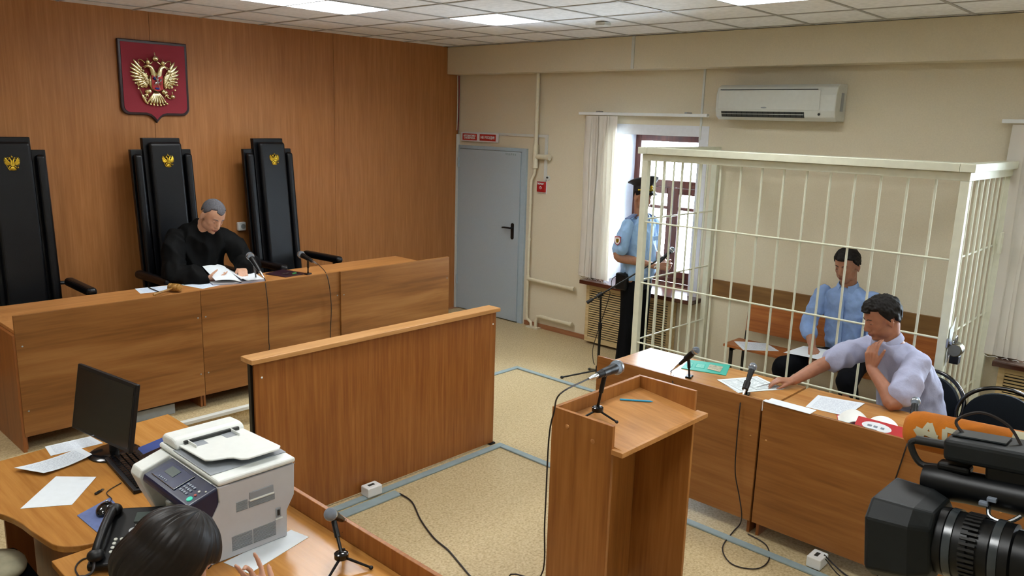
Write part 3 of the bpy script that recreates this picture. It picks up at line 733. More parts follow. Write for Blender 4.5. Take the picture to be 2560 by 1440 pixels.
# ------------------------------------------------------------------ judge chairs
def judge_chair():
    """built at the origin facing -y; z = 0 is the dais"""
    t = thing('judge_chair', (0, 0, 0), '', 'chair', 'tall black leather chairs behind the bench')
    B = lambda m, n, mt, **k: m.build(n, mt, t, world=False, **k)
    lean = .09
    def back(m, x0, x1, z0, z1, y0, y1, tp=0):
        vs = []
        for z in (z0, z1):
            dy = .06 + (z - .45) * lean; w = tp * (1 - (z - z0) / (z1 - z0))
            vs += [(x0 + w, y0 + dy, z), (x1 - w if tp else x1, y0 + dy, z), (x1 - w if tp else x1, y1 + dy, z), (x0 + w, y1 + dy, z)]
        return m.add(vs, [(0, 3, 2, 1), (4, 5, 6, 7), (0, 1, 5, 4), (1, 2, 6, 5), (2, 3, 7, 6), (3, 0, 4, 7)])
    B(back(MB(), -.17, .17, .42, 2.0, .0, .05), 'back_shell', 'black_leather', bevel=.006)
    B(back(MB(), -.135, .16, .45, 1.965, -.055, .0), 'back_cushion', 'black_leather', bevel=.028, seg=4)
    for sx in (-1, 1):
        B(back(MB(), sx * .17, sx * .275, .45, 1.90, .02, .06), 'wing_shell', 'black_leather', bevel=.005)
        B(back(MB(), sx * .19, sx * .262, .47, 1.865, -.035, .02), 'wing_cushion', 'black_leather', bevel=.026, seg=4)
        ar = MB(); ar.box(sx * .33 - .04, sx * .33 + .04, -.46, .10, .80, .87); B(ar, 'armrest', 'black_leather', bevel=.03, seg=4)
        MB_ = MB().tube([(sx * .33, -.36, .81), (sx * .33, -.36, .6), (sx * .30, -.3, .47), (sx * .2, -.2, .42)], .016, seg=8, smooth=False); B(MB_, 'arm_post', 'black_metal', smooth=True)
        MB_ = MB().tube([(sx * .33, .08, .83), (sx * .24, .11, .83)], .016, seg=8, smooth=False); B(MB_, 'arm_bracket', 'black_metal', smooth=True)
    st = MB().box(-.26, .26, -.42, .08, .42, .52); B(st, 'seat', 'black_leather', bevel=.035, seg=4)
    B(MB().cyl((0, -.15, .10), (0, -.15, .42), .03), 'gas_column', 'black_metal', smooth=True)
    for k in range(5):
        a = 2 * math.pi * k / 5 + .3; d = Vector((math.cos(a), math.sin(a), 0)); c = Vector((0, -.15, .09))
        B(MB().cyl(c, c + d * .29 - Vector((0, 0, .03)), .024, .016), 'foot', 'black_metal', smooth=True)
        B(MB().ell(c + d * .29 + Vector((0, 0, -.062)), (.027, .027, .027)), 'caster', 'black_rubber', smooth=True)
    y = lambda z: .06 + (z - .45) * lean - .056
    g, sh, r, bl = eagle_parts(.118, (.013, y(1.80), 1.80), (1, 0, 0), (0, lean, 1), (0, -1, lean))
    g.add(sh.v, sh.f); g.add(r.v, r.f); B(g, 'eagle_badge', 'brass', smooth=True, angle=60)
    return t
jc = judge_chair()
for i, (x, y, rz, lb) in enumerate(((3.09, 6.94, .06, 'tall black leather chair with a gold eagle badge behind the seated judge'),
                                    (1.87, 6.95, -.02, 'tall empty black leather chair cut by the left edge of the photo'),
                                    (4.15, 6.96, .10, 'tall empty black leather chair to the right of the judge, beside the socket'))):
    c = jc if i == 0 else copy_tree(jc)
    c.location = (x, y, .14); c.rotation_euler = (0, 0, rz); c['label'] = lb

# ------------------------------------------------------------------ low partition
t = thing('partition', (3.06, 3.92, 0), 'low wooden partition with a pale cap across the middle of the floor', 'partition')
MB().box(2.115, 4.03, 3.895, 3.913, .012, 1.022).build('panel', 'barrier_wood', t, bevel=.0015)
MB().box(2.085, 4.045, 3.865, 3.985, 1.022, 1.050).build('cap', 'barrier_cap', t, bevel=.003)
for x in (2.10, 4.0):
    MB().box(x, x + .025, 3.913, 3.94, .0, 1.022).build('post', 'black_metal', t)
    MB().box(x - .01, x + .04, 3.88, 4.22, .0, .012).build('foot', 'black_metal', t)
    st = MB().obox((x + .012, 4.055, .22), (0, .28, -.42), (1, 0, 0), (0, .42, .28), .255, .016, .006); st.build('brace', 'black_metal', t)
MB().lathe((2.16, 3.894, .93), (0, -1, 0), [(0, .007), (.003, .005), (.004, .001)], 10).build('screw_cap', 'white_plastic', t, smooth=True)
MB().lathe((4.0, 3.894, .93), (0, -1, 0), [(0, .007), (.003, .005), (.004, .001)], 10).build('screw_cap', 'white_plastic', t, smooth=True)

# ------------------------------------------------------------------ lectern
t = thing('lectern', (2.93, 1.97, 0), 'tall wooden lectern with a raised rim standing in the aisle', 'lectern')
x0, x1, yf, yb, zt = 2.592, 3.275, 1.81, 2.142, 1.135
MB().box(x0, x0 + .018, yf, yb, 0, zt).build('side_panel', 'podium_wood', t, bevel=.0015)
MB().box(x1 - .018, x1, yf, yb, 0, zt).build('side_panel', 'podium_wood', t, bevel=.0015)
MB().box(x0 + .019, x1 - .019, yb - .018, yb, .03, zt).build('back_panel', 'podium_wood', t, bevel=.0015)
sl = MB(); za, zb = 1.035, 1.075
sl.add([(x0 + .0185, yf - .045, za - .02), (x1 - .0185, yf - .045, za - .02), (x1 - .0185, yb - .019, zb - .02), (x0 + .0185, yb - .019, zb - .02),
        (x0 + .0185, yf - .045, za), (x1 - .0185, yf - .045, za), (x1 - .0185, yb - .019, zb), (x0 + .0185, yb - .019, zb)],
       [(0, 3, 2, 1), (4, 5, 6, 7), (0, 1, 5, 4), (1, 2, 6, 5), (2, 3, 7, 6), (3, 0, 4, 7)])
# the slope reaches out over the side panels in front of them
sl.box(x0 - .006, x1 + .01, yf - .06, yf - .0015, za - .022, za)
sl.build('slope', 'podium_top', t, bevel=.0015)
for y_, z_ in ((yf + .10, 1.04), (yb - .09, 1.065)): MB().lathe((x0 - .0005, y_, z_), (-1, 0, 0), [(0, .011), (.003, .009), (.005, .002)], 12).build('screw_cap', 'bench_top', t, smooth=True)
pn = MB(); a = Vector((3.03, 2.085, 1.078)); b = Vector((3.145, 1.985, 1.066)); 
a.z = za + (a.y - yf + .045) / (yb - .019 - yf + .045) * (zb - za) + .005; b.z = za + (b.y - yf + .045) / (yb - .019 - yf + .045) * (zb - za) + .005
pn.cyl(a, b, .0045, seg=8); pn.cyl(b, b + (b - a).normalized() * .012, .0035, .001, seg=8)
tag(pn.build('ballpoint_pen', 'pen_blue', smooth=True), 'light blue pen lying on the lectern slope', 'pen')

# ------------------------------------------------------------------ right hand desks
DY = [3.06, 1.885, .70, -.5]
DLB = ['brown desk nearest the officer, with the teal booklet on it', 'brown desk where the man in the lavender shirt sits', 'brown desk at the right edge behind the video camera']
for i in range(3):
    y1, y0 = DY[i] - (.008 if i else 0), DY[i + 1] + .008
    t = thing('court_desk', (4.45, (y0 + y1) / 2, 0), DLB[i], 'desk', 'desks in a row before the dock')
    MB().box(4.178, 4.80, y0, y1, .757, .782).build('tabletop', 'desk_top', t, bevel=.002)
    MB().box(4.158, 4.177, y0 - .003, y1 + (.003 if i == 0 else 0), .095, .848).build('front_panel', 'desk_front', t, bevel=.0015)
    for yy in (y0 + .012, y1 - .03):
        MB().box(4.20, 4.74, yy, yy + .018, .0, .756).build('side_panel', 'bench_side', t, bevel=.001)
    for yy in (y0 + .04, y1 - .04): MB().lathe((4.157, yy, .62), (-1, 0, 0), [(0, .006), (.003, .004), (.004, .001)], 10).build('screw_cap', 'desk_top', t, smooth=True)

# ------------------------------------------------------------------ barred dock
CX0, CX1, CY0, CY1, CH = 5.64, WX - .03, 1.34, 3.80, 2.14
t = thing('dock_cage', ((CX0 + CX1) / 2, (CY0 + CY1) / 2, 0), 'cream painted barred metal dock against the window wall', 'cage')
pw = .055
for nm, x, y in (('post', CX0, CY1 - pw), ('post', CX0, CY0), ('post', CX1 - pw, CY1 - pw), ('post', CX1 - pw, CY0)):
    MB().box(x, x + pw, y, y + pw, 0, CH - .055).build(nm, 'cage_paint', t, bevel=.004)
MB().box(CX0 - .03, CX1, CY0 - .03, CY0 + .06, CH + .0, CH + .055).build('top_beam', 'cage_paint', t, bevel=.004)
MB().box(CX0 - .03, CX1, CY1 - .06, CY1 + .03, CH + .0, CH + .055).build('top_beam', 'cage_paint', t, bevel=.004)
MB().box(CX0 - .03, CX0 + .06, CY0 + .061, CY1 - .061, CH + .0, CH + .055).build('top_beam', 'cage_paint', t, bevel=.004)
MB().box(CX0, CX0 + pw, CY0, CY1, CH - .055, CH - .002).build('head_rail', 'cage_paint', t, bevel=.003)
MB().box(CX0 + pw + .001, CX1, CY0, CY0 + pw, CH - .055, CH - .002).build('head_rail', 'cage_paint', t, bevel=.003)
MB().box(CX0 + pw + .001, CX1, CY1 - pw, CY1, CH - .055, CH - .002).build('head_rail', 'cage_paint', t, bevel=.003)
rf = MB()
for k in range(8): rf.cyl((CX0 + .1 + k * .15, CY0 + .05, CH + .02), (CX0 + .1 + k * .15, CY1 - .05, CH + .02), .007, seg=8)
rf.build('roof_bars', 'cage_paint', t, smooth=True)
RZ = [.06, .52, 1.05, 1.575]
bx = CX0 + pw / 2
for z in RZ: MB().cyl((bx - .012, CY0 + pw, z), (bx - .012, CY1 - pw, z), .0075, seg=8).build('cross_bar', 'cage_paint', t, smooth=True)
n = 14; step = (CY1 - CY0 - pw) / n
for i in range(1, n): 
    y = CY0 + pw / 2 + step * i; MB().cyl((bx, y, .03), (bx, y, CH - .054), .009, seg=8).build('bar', 'cage_paint', t, smooth=True)
for yy, ws in ((CY1 - pw / 2, 1), (CY0 + pw / 2, -1)):
    for z in RZ: MB().cyl((CX0 + pw, yy - .012 * ws, z + (.02 if ws > 0 else 0)), (CX1 - pw, yy - .012 * ws, z + (.02 if ws > 0 else 0)), .0075, seg=8).build('cross_bar', 'cage_paint', t, smooth=True)
    for i in range(1, 8):
        x = CX0 + pw / 2 + (CX1 - CX0 - pw) * i / 8; MB().cyl((x, yy, .03), (x, yy, CH - .054), .009, seg=8).build('bar', 'cage_paint', t, smooth=True)
lk = MB().box(CX0 - .004, CX0 + .05, CY0 - .012, CY0, 1.0, 1.06); lk.box(CX0 + .02, CX0 + .10, CY0 - .03, CY0 - .012, 1.02, 1.04); lk.build('hasp', 'steel', t, bevel=.002)
MB().box(CX1 - .20, CX1 - .13, CY0 - .02, CY0 - .001, 1.52, 1.68).build('hinge_plate', 'cage_paint', t, bevel=.003)
pl = thing('padlock', (CX0 + .08, CY0 - .04, .95), 'round padlock hanging on the end of the dock', 'padlock')
MB().cyl((CX0 + .03, CY0 - .045, .985), (CX0 + .11, CY0 - .045, .985), .045, seg=20).build('body', 'padlock_metal', pl, smooth=True, bevel=.006)
MB().box(CX0 + .04, CX0 + .10, CY0 - .075, CY0 - .02, .89, .945).build('keyway_block', 'black_plastic', pl, bevel=.004)
MB().tube([(CX0 + .05, CY0 - .04, 1.02), (CX0 + .05, CY0 - .04, 1.06), (CX0 + .07, CY0 - .04, 1.075), (CX0 + .09, CY0 - .04, 1.06), (CX0 + .09, CY0 - .04, 1.02)], .005, seg=8).build('shackle', 'steel', pl, smooth=True)
q = MB(); cx, cy = CX0 + .055, CY0 - .006
q.prism([(-.035, -.13), (.02, -.10), (.045, -.02), (.03, .0), (.06, .10), (.07, .19), (.02, .14), (-.03, .12), (-.02, .02), (-.045, -.03)], (cx, cy, 1.0), (1, 0, 0), (0, 0, 1), (0, -1, 0), .0012)
tag(q.build('torn_paper', 'paper'), 'torn white paper stuck behind the padlock on the dock', 'paper')
# plank on the wall inside
tag(MB().box(WX - .028, WX - .001, 1.68, 3.765, .765, .935).build('wall_board', 'board_wood', bevel=.002), 'knotty brown plank fixed along the wall inside the dock', 'board')
# bench
t = thing('dock_bench', (6.5, 2.6, 0), 'brown wooden bench with black metal legs inside the dock', 'bench')
b0, b1 = 1.6, 3.33
MB().box(6.42, 6.72, b0, b1, .43, .455).build('seat', 'cage_bench_wood', t, bevel=.004)
MB().obox((6.735, (b0 + b1) / 2 - .03, .665), (0, 1, 0), (.12, 0, 1), (1, 0, -.12), (b1 - b0) / 2 - .03, .125, .009).build('backrest', 'cage_bench_wood', t, bevel=.004)
for y in (b0 + .08, b1 - .08):
    MB().box(6.44, 6.465, y, y + .025, 0, .43).build('leg', 'black_metal', t)
    MB().box(6.69, 6.715, y, y + .025, 0, .43).build('leg', 'black_metal', t)
    MB().obox((6.738, y + .012, .60), (0, 1, 0), (.09, 0, 1), (1, 0, -.09), .0125, .17, .008).build('back_support', 'black_metal', t)
    MB().box(6.44, 6.715, y, y + .025, .40, .43).build('rail', 'black_metal', t)
# ================================================================== PEOPLE
def smooth_np(co, edges, it, lam=.5):
    n = len(co)
    deg = np.bincount(edges.ravel(), minlength=n).astype(float)[:, None]; deg[deg == 0] = 1
    for _ in range(it):
        acc = np.zeros_like(co)
        np.add.at(acc, edges[:, 0], co[edges[:, 1]]); np.add.at(acc, edges[:, 1], co[edges[:, 0]])
        co = co * (1 - lam) + acc / deg * lam
    return co
def fuse(mb, name, mat, parent, voxel, it=3, sculpt=None, folds=None, head=None):
    """fuse overlapping volumes into one continuous skin; sculpt / folds move its points afterwards"""
    me = bpy.data.meshes.new('raw'); me.from_pydata(mb.v, [], mb.f)
    bm = bmesh.new(); bm.from_mesh(me); bmesh.ops.recalc_face_normals(bm, faces=bm.faces); bm.to_mesh(me); bm.free()
    o = bpy.data.objects.new('raw', me); COL.objects.link(o)
    md = o.modifiers.new('r', 'REMESH'); md.mode = 'VOXEL'; md.voxel_size = voxel
    bpy.context.view_layer.update()
    out = bpy.data.meshes.new_from_object(o.evaluated_get(bpy.context.evaluated_depsgraph_get()))
    bpy.data.objects.remove(o); bpy.data.meshes.remove(me)
    n = len(out.vertices); co = np.empty(n * 3); out.vertices.foreach_get('co', co); co = co.reshape(-1, 3)
    ed = np.empty(len(out.edges) * 2, int); out.edges.foreach_get('vertices', ed); ed = ed.reshape(-1, 2)
    co = smooth_np(co, ed, it)
    if head is not None:
        w = np.clip((.17 - np.linalg.norm(co - np.array(head.p(0, 0, -.01)), axis=1) / head.k) / .03, 0, 1)[:, None]
        c2 = smooth_np(co, ed, 5); co = co * (1 - w) + c2 * w
    if folds:
        out.vertices.foreach_set('co', co.ravel()); out.update()
        no = np.empty(n * 3); out.vertices.foreach_get('normal', no); no = no.reshape(-1, 3)
        amp, sc, stretch = folds
        d = np.empty(n)
        for i, (x, y, z) in enumerate(co):
            p = Vector((x * sc * stretch[0], y * sc * stretch[1], z * sc * stretch[2]))
            a = noise.noise(p); b = noise.noise(p * 2.3 + Vector((7, 3, 1)))
            d[i] = (1 - 2.6 * abs(a)) * .7 + b * .35
        co = co + no * (d * amp)[:, None]
    if sculpt: co = sculpt(co)
    if parent is not None: co = co - np.array(parent_loc(parent))
    out.vertices.foreach_set('co', co.ravel()); out.update(); out.name = name
    return link(name, out, mat, parent, smooth=True, angle=180)

def limb(m, pts, rad, seg=14, flat=None):
    """tapered limb through the joints; flat = (direction, factor) squeezes the section"""
    P = [Vector(p) for p in pts]; n = len(P)
    Q = spline(P, 5); R = []
    for i in range(n - 1): R += [rad[i] + (rad[i + 1] - rad[i]) * j / 5 for j in range(5)]
    R.append(rad[-1])
    a, b, _ = basis(Q[1] - Q[0]); rings = []
    for i, p in enumerate(Q):
        t = (Q[min(i + 1, len(Q) - 1)] - Q[max(i - 1, 0)]).normalized(); a = (a - t * a.dot(t)).normalized(); b = t.cross(a)
        ring = []
        for k in range(seg):
            q = 2 * math.pi * k / seg; o = (a * math.cos(q) + b * math.sin(q)) * R[i]
            if flat: f = Vector(flat[0]); o = o - f * o.dot(f) * (1 - flat[1])
            ring.append(p + o)
        rings.append(ring)
    m.loft(rings); m.ell(Q[0], (R[0],) * 3, seg=12, rings=8); m.ell(Q[-1], (R[-1],) * 3, seg=12, rings=8)
def trunk(m, rings, seg=28, power=.8):
    """rings: (centre, side vector, front vector) with half widths as vector lengths"""
    out = []
    for c, sx, fy in rings:
        c, sx, fy = Vector(c), Vector(sx), Vector(fy); r = []
        for k in range(seg):
            q = 2 * math.pi * k / seg; cx, sy = math.cos(q), math.sin(q)
            r.append(c + sx * math.copysign(abs(cx) ** power, cx) + fy * math.copysign(abs(sy) ** power, sy))
        out.append(r)
    m.loft(out)
class Head:
    """frame: f forward (nose), l to the person's left, u up"""
    def __init__(s, c, f, roll=0.0, k=1.0):
        s.c = Vector(c); s.f = Vector(f).normalized(); up = Vector((0, 0, 1))
        s.l = up.cross(s.f).normalized(); s.u = s.f.cross(s.l).normalized()
        if roll:
            q = Matrix.Rotation(roll, 3, s.f); s.l = q @ s.l; s.u = q @ s.u
        s.k = k; s.M = Matrix((s.f, s.l, s.u)).transposed()
    def p(s, x, y, z): return s.c + s.M @ Vector((x, y, z)) * s.k
    def mass(s, m):
        k = s.k; E = lambda c, r, M=None: m.ell(s.p(*c), tuple(q * k for q in r), M or s.M, seg=22, rings=14)
        E((-.012, 0, .032), (.098, .077, .090)); E((.022, 0, .0), (.068, .064, .085)); E((.03, 0, -.045), (.055, .052, .06))
        E((.048, 0, -.088), (.034, .034, .024)); E((-.005, 0, -.055), (.05, .055, .04))
        for sy in (-1, 1):
            E((.046, sy * .034, -.016), (.030, .027, .028)); E((.018, sy * .045, -.056), (.042, .019, .036)); E((.036, sy * .026, -.046), (.044, .030, .044)); E((.069, sy * .028, .035), (.015, .024, .010), s.M @ Matrix.Rotation(sy * .5, 3, 'Z'))
            # ear
            R_ = s.M @ Matrix.Rotation(-sy * .35, 3, 'Z') 
            E((-.012, sy * .081, -.004), (.019, .0095, .032), R_); E((-.010, sy * .079, -.028), (.012, .009, .015), R_)
        # nose
        m.cyl(s.p(.084, 0, .022), s.p(.106, 0, -.022), .008 * k, .0115 * k, seg=12); E((.105, 0, -.027), (.012, .0115, .010))
        for sy in (-1, 1): E((.095, sy * .011, -.031), (.010, .008, .007))
        E((.086, 0, -.052), (.012, .026, .009)); E((.084, 0, -.065), (.012, .022, .008)); E((.078, 0, -.09), (.014, .018, .014))
    def sculpt(s, co):
        """eye sockets, mouth line, philtrum, ear bowls"""
        c = np.array(s.c); M = np.array(s.M); k = s.k
        L = (co - c) @ M / k
        def push(cen, sig, vec, amp):
            d = ((L - np.array(cen)) / np.array(sig)) ** 2
            w = np.exp(-d.sum(1))
            return w[:, None] * np.array(vec) * amp
        D = np.zeros_like(L)
        for sy in (-1, 1):
            D += push((.085, sy * .031, .012), (.03, .016, .011), (-1, 0, 0), .007)
            D += push((-.008, sy * .092, .0), (.011, .02, .016), (0, -sy, 0), .006)
            D += push((.08, sy * .03, .012), (.02, .012, .0045), (1, 0, 0), .004)
        D += push((.10, 0, -.0585), (.02, .024, .0025), (-1, 0, 0), .006)
        D += push((.10, 0, -.043), (.015, .006, .008), (-1, 0, 0), .002)
        return co + (D * k) @ M.T
    def face_parts(s, parent, lids=.7, brow='brow', skin=None):
        k = s.k
        for sy in (-1, 1):
            if lids < 1:
                e = MB().ell(s.p(.0680, sy * .0310, .0105), (.0112 * k,) * 3, s.M, seg=16, rings=10).build('eye', 'eye_white', parent, smooth=True)
                MB().ell(s.p(.0775, sy * .0312, .0070), (.0028 * k, .0052 * k, .0052 * k), s.M, seg=12, rings=8).build('iris', 'iris', e, smooth=True)
            # upper lid
            lid = MB(); rings = []
            for i in range(9):
                a = -1.6 + 3.2 * i / 8; ring = []
                for j in range(6):
                    b = 1.15 - 2.0 * lids * j / 5
                    ring.append(s.p(.0680 + .0122 * math.cos(b) * math.cos(a), sy * .0310 + .0120 * math.cos(b) * math.sin(a) , .0105 + .0120 * math.sin(b)))
                for j in range(5, -1, -1):
                    b = 1.15 - 2.0 * lids * j / 5
                    ring.append(s.p(.0680 + .0110 * math.cos(b) * math.cos(a), sy * .0310 + .0108 * math.cos(b) * math.sin(a), .0105 + .0108 * math.sin(b)))
                rings.append(ring)
            lid.loft(rings); lid.build('eyelid', skin or 'brow', parent, smooth=True)
            br = MB(); br.tube([s.p(.0845, sy * .013, .030), s.p(.0835, sy * .028, .0365), s.p(.0715, sy * .046, .033)], [.0030 * k, .0018 * k], seg=8)
            br.build('eyebrow', brow, parent, smooth=True)
        lp = MB(); lp.tube([s.p(.0835, -.022, -.0585), s.p(.0955, -.010, -.0555), s.p(.0965, 0, -.0568), s.p(.0955, .010, -.0555), s.p(.0835, .022, -.0585)], .0032 * k, seg=8)
        lp.tube([s.p(.083, -.019, -.0605), s.p(.0935, 0, -.0640), s.p(.083, .019, -.0605)], .0038 * k, seg=8); lp.build('lips', 'lip', parent, smooth=True)
    def hair(s, parent, mat, front=.058, side=-.02, back=-.075, t=.010, temple=.035, rough=.003, scale=60, widow=0.0, grow=1.0, voxel=None):
        """close-fitting hair whose hairline falls where the thickness runs into the skull"""
        k = s.k; m = MB(); nT, nP = 130, 90; rings = []
        for i in range(nP + 1):
            th = math.pi * i / nP; th = min(max(th, .02), math.pi - .02); ring = []
            for j in range(nT):
                ph = 2 * math.pi * j / nT; cx, cy, cz = math.sin(th) * math.cos(ph), math.sin(th) * math.sin(ph), math.cos(th)
                x, y, z = .100 * cx - .012, .079 * cy, .092 * cz + .032
                if cz < 0 and cx < .2: x = x * (1 - .12 * cz * cz); z = .032 + .105 * cz
                az = math.atan2(abs(cy), cx)                 # 0 front, pi back
                if az < .55: h = front - widow * (1 - az / .55)
                elif az < 1.15: h = front + .012 + (temple - front) * (az - .55) / .6
                elif az < 1.6: h = temple + (side - temple) * (az - 1.15) / .45
                elif az < 2.0: h = side + .03 * math.sin((az - 1.6) / .4 * math.pi)
                else: h = side + (back - side) * (az - 2.0) / (math.pi - 2.0)
                w = min(max((z - h) / .010, 0), 1); w = w * w * (3 - 2 * w)
                nn = noise.noise(Vector((x * scale * .7, y * scale, z * scale * .8))) * rough + noise.noise(Vector((x * scale * 3, y * scale * 3, z * scale))) * rough * .5
                tt = -.012 + w * (.012 + t * (.75 + .5 * max(cz, 0)) + nn)
                q = Vector((cx / 1.0, cy / .79, cz / .92)).normalized()
                ring.append(s.p(x + q.x * tt, y + q.y * tt, z + q.z * tt))
            rings.append(ring)
        m.loft(rings); return m.build('hair', mat, parent, smooth=True, angle=180)

def hand(m, wrist, d, n, side, curl=(.3, .35, .4, .45), k=1.0, thumb=(.5, .3), spread=.06, tcurl=.3):
    """palm and five fingers. d: wrist to knuckles, n: out of the palm (the side that grips), side: +1 left hand, -1 right hand"""
    W_ = Vector(wrist); d = Vector(d).normalized(); n = Vector(n); n = (n - d * n.dot(d)).normalized()
    a = d.cross(n) * (-1 if side > 0 else 1)          # towards the thumb
    pl = .088 * k
    base = []
    for i in range(4):                                   # 0 = index
        off = (.0305 - .0205 * i) * k; ln = pl * (1.0, 1.03, .98, .9)[i]
        kn = W_ + d * ln + a * off; base.append(kn)
        m.cyl(W_ + d * .006 * k + a * off * .62, kn, .0150 * k, .0115 * k, seg=12); m.ell(kn, (.0112 * k,) * 3, seg=10, rings=8)
    m.ell(W_ + d * pl * .55 + n * .002, (.042 * k, .036 * k, .013 * k), Matrix((d, a, n)).transposed(), seg=14, rings=10)
    m.ell(W_ + d * .032 * k + a * .026 * k + n * .008 * k, (.034 * k, .017 * k, .015 * k), Matrix(((d * .9 + a * .4).normalized(), a, n)).transposed(), seg=12, rings=8)
    L = ((.045, .027, .021), (.050, .031, .022), (.046, .029, .021), (.036, .022, .019))
    for i in range(4):
        p = base[i]; ang = 0; sp = (1.5 - i) * spread
        dirb = (d + a * sp).normalized()
        c = curl[i]
        for j in range(3):
            ang += c * (1.0, 1.15, .8)[j]
            v = dirb * math.cos(ang) + n * math.sin(ang); q = p + v * L[i][j] * k
            r0, r1 = (.0094, .0086) if j == 0 else ((.0086, .0078) if j == 1 else (.0078, .0066))
            f = .88 if i == 3 else 1; m.cyl(p, q, r0 * k * f, r1 * k * f, seg=10); m.ell(q, (r1 * k * f,) * 3, seg=10, rings=8); p = q
    # thumb leaves the side of the palm near its base
    p = W_ + d * .022 * k + a * .028 * k; v = (d * math.cos(thumb[0]) + a * math.sin(thumb[0])).normalized(); v = (v + n * thumb[1]).normalized()
    for j, (ln, r0, r1) in enumerate(((.040, .0135, .0112), (.034, .0112, .0098), (.027, .0098, .0078))):
        q = p + v * ln * k; m.cyl(p, q, r0 * k, r1 * k, seg=10); m.ell(q, (r1 * k,) * 3, seg=10, rings=8); p = q
        v = (v + d * tcurl * .8 - a * tcurl * .5 + n * tcurl * .4).normalized()
def shoe(parent, heel, d, L=.27):
    d = Vector(d).normalized(); h = Vector(heel); s = Vector((0, 0, 1)).cross(d); m = MB()
    M = Matrix((d, s, Vector((0, 0, 1)))).transposed()
    m.ell(h + d * L * .68 + V(0, 0, .036), (L * .36, .046, .034), M); m.ell(h + d * L * .22 + V(0, 0, .05), (L * .26, .037, .048), M); m.ell(h + d * L * .42 + V(0, 0, .05), (L * .25, .038, .042), M)
    m.obox(h + d * L * .48 + V(0, 0, .012), d, s, (0, 0, 1), L * .46, .038, .010)
    return fuse(m, 'shoe', 'shoe_black', parent, .008, 3)
def collar(parent, c, up, fwd, r, mat, open_=.5, h=.038, flare=.012):
    """stand-and-fall shirt collar round the neck, open at the front"""
    up = Vector(up).normalized(); fwd = Vector(fwd); fwd = (fwd - up * fwd.dot(up)).normalized(); lf = up.cross(fwd); c = Vector(c)
    n = 40; rings = []
    for i in range(n + 1):
        a = open_ + (2 * math.pi - 2 * open_) * i / n; dr = fwd * math.cos(a) + lf * math.sin(a)
        fr = max(0, math.cos(a)); drop = .055 * fr ** 2
        top = c + dr * r + up * (h * (.95 - .35 * fr)); out = c + dr * (r + flare + .018 * fr) - up * (.004 + drop); 
        inn = c + dr * (r - .004) - up * .012
        rings.append([inn, top - dr * .002, top + dr * .004, (top + out) / 2 + dr * .006, out + dr * .003, out - dr * .002, (top + out) / 2 - dr * .002, c + dr * (r + .002) + up * .0])
    m = MB(); m.loft(rings); return m.build('collar', mat, parent, smooth=True, angle=60)
def person(loc, label): return thing('person', loc, label, 'person')

# ---------------------------------------------------------------- the judge
t = person((3.12, 6.85, .14), 'person in a black robe reading an open file behind the judge bench')
H = Head((3.225, 6.545, 1.495), (.06, -.82, -.60), roll=-.12, k=1.17)
neck = V(3.185, 6.66, 1.395)
RSH, LSH = V(2.96, 6.72, 1.33), V(3.385, 6.66, 1.31)
REL, LEL = V(2.87, 6.52, 1.04), V(3.50, 6.50, 1.03)
RW, LW = V(3.035, 6.36, .99), V(3.41, 6.43, 1.045)
m = MB(); H.mass(m)
limb(m, [V(3.15, 6.74, 1.25), neck, H.p(-.03, 0, -.04)], [.075, .062, .058])
trunk(m, [(V(3.12, 6.88, .72), (.15, 0, 0), (0, .10, 0)), (V(3.14, 6.80, 1.05), (.13, 0, 0), (0, .09, 0)), (V(3.16, 6.72, 1.30), (.15, 0, 0), (0, .08, 0))])
limb(m, [RSH, REL, RW], [.04, .04, .028]); limb(m, [LSH, LEL, LW], [.04, .04, .028])
hand(m, RW, (.82, -.22, .04), (.05, .45, .85), -1, (.2, .25, .3, .35), k=1.05, thumb=(.6, .6))
hand(m, LW, (-.35, -.85, -.30), (-.1, -.3, -1), 1, (.25, .3, .35, .4), k=1.05, thumb=(.5, .2))
for sx in (-1, 1): limb(m, [V(3.12 + sx * .1, 6.85, .72), V(3.12 + sx * .14, 6.45, .70), V(3.12 + sx * .14, 6.4, .22)], [.07, .055, .04])
b = fuse(m, 'body', 'skin_judge', t, .0055, 3, H.sculpt, head=H)
H.face_parts(b, .74, brow='hair_grey', skin='skin_judge'); H.hair(b, 'hair_grey', front=.080, temple=.066, side=.004, back=-.055, t=.003, rough=.0006, widow=.014)
m = MB()
trunk(m, [(V(3.12, 6.84, .62), (.24, .0, 0), (0, .19, 0)), (V(3.12, 6.80, .80), (.25, 0, 0), (0, .17, 0)), (V(3.14, 6.76, 1.05), (.23, -.02, 0), (0, .155, .02)), (V(3.16, 6.71, 1.24), (.235, -.03, 0), (0, .135, .03)), (V(3.17, 6.70, 1.34), (.20, -.03, 0), (0, .105, .03)), (V(3.18, 6.68, 1.40), (.095, -.01, 0), (0, .08, .03)), (V(3.187, 6.665, 1.43), (.076, -.01, 0), (0, .072, .03)), (V(3.195, 6.635, 1.455), (.066, -.01, 0), (0, .062, .03))])
limb(m, [RSH + V(.02, 0, -.01), (RSH + REL) / 2 + V(-.02, .01, .01), REL + V(-.01, 0, .01), REL * .35 + RW * .65 + V(0, 0, .012), RW + V(-.015, .01, .0)], [.066, .084, .094, .078, .050])
limb(m, [LSH + V(-.02, 0, -.01), (LSH + LEL) / 2 + V(.02, .01, .01), LEL + V(.01, 0, .01), LEL * .35 + LW * .65 + V(0, 0, .015), LW + V(.01, .012, .0)], [.066, .084, .094, .078, .050])
for sx in (-1, 1): limb(m, [V(3.12 + sx * .1, 6.8, .70), V(3.12 + sx * .15, 6.50, .68), V(3.12 + sx * .15, 6.45, .30)], [.12, .10, .09])
fuse(m, 'robe', 'robe_black', t, .011, 3, folds=(.034, 8, (1, 1, .4)))
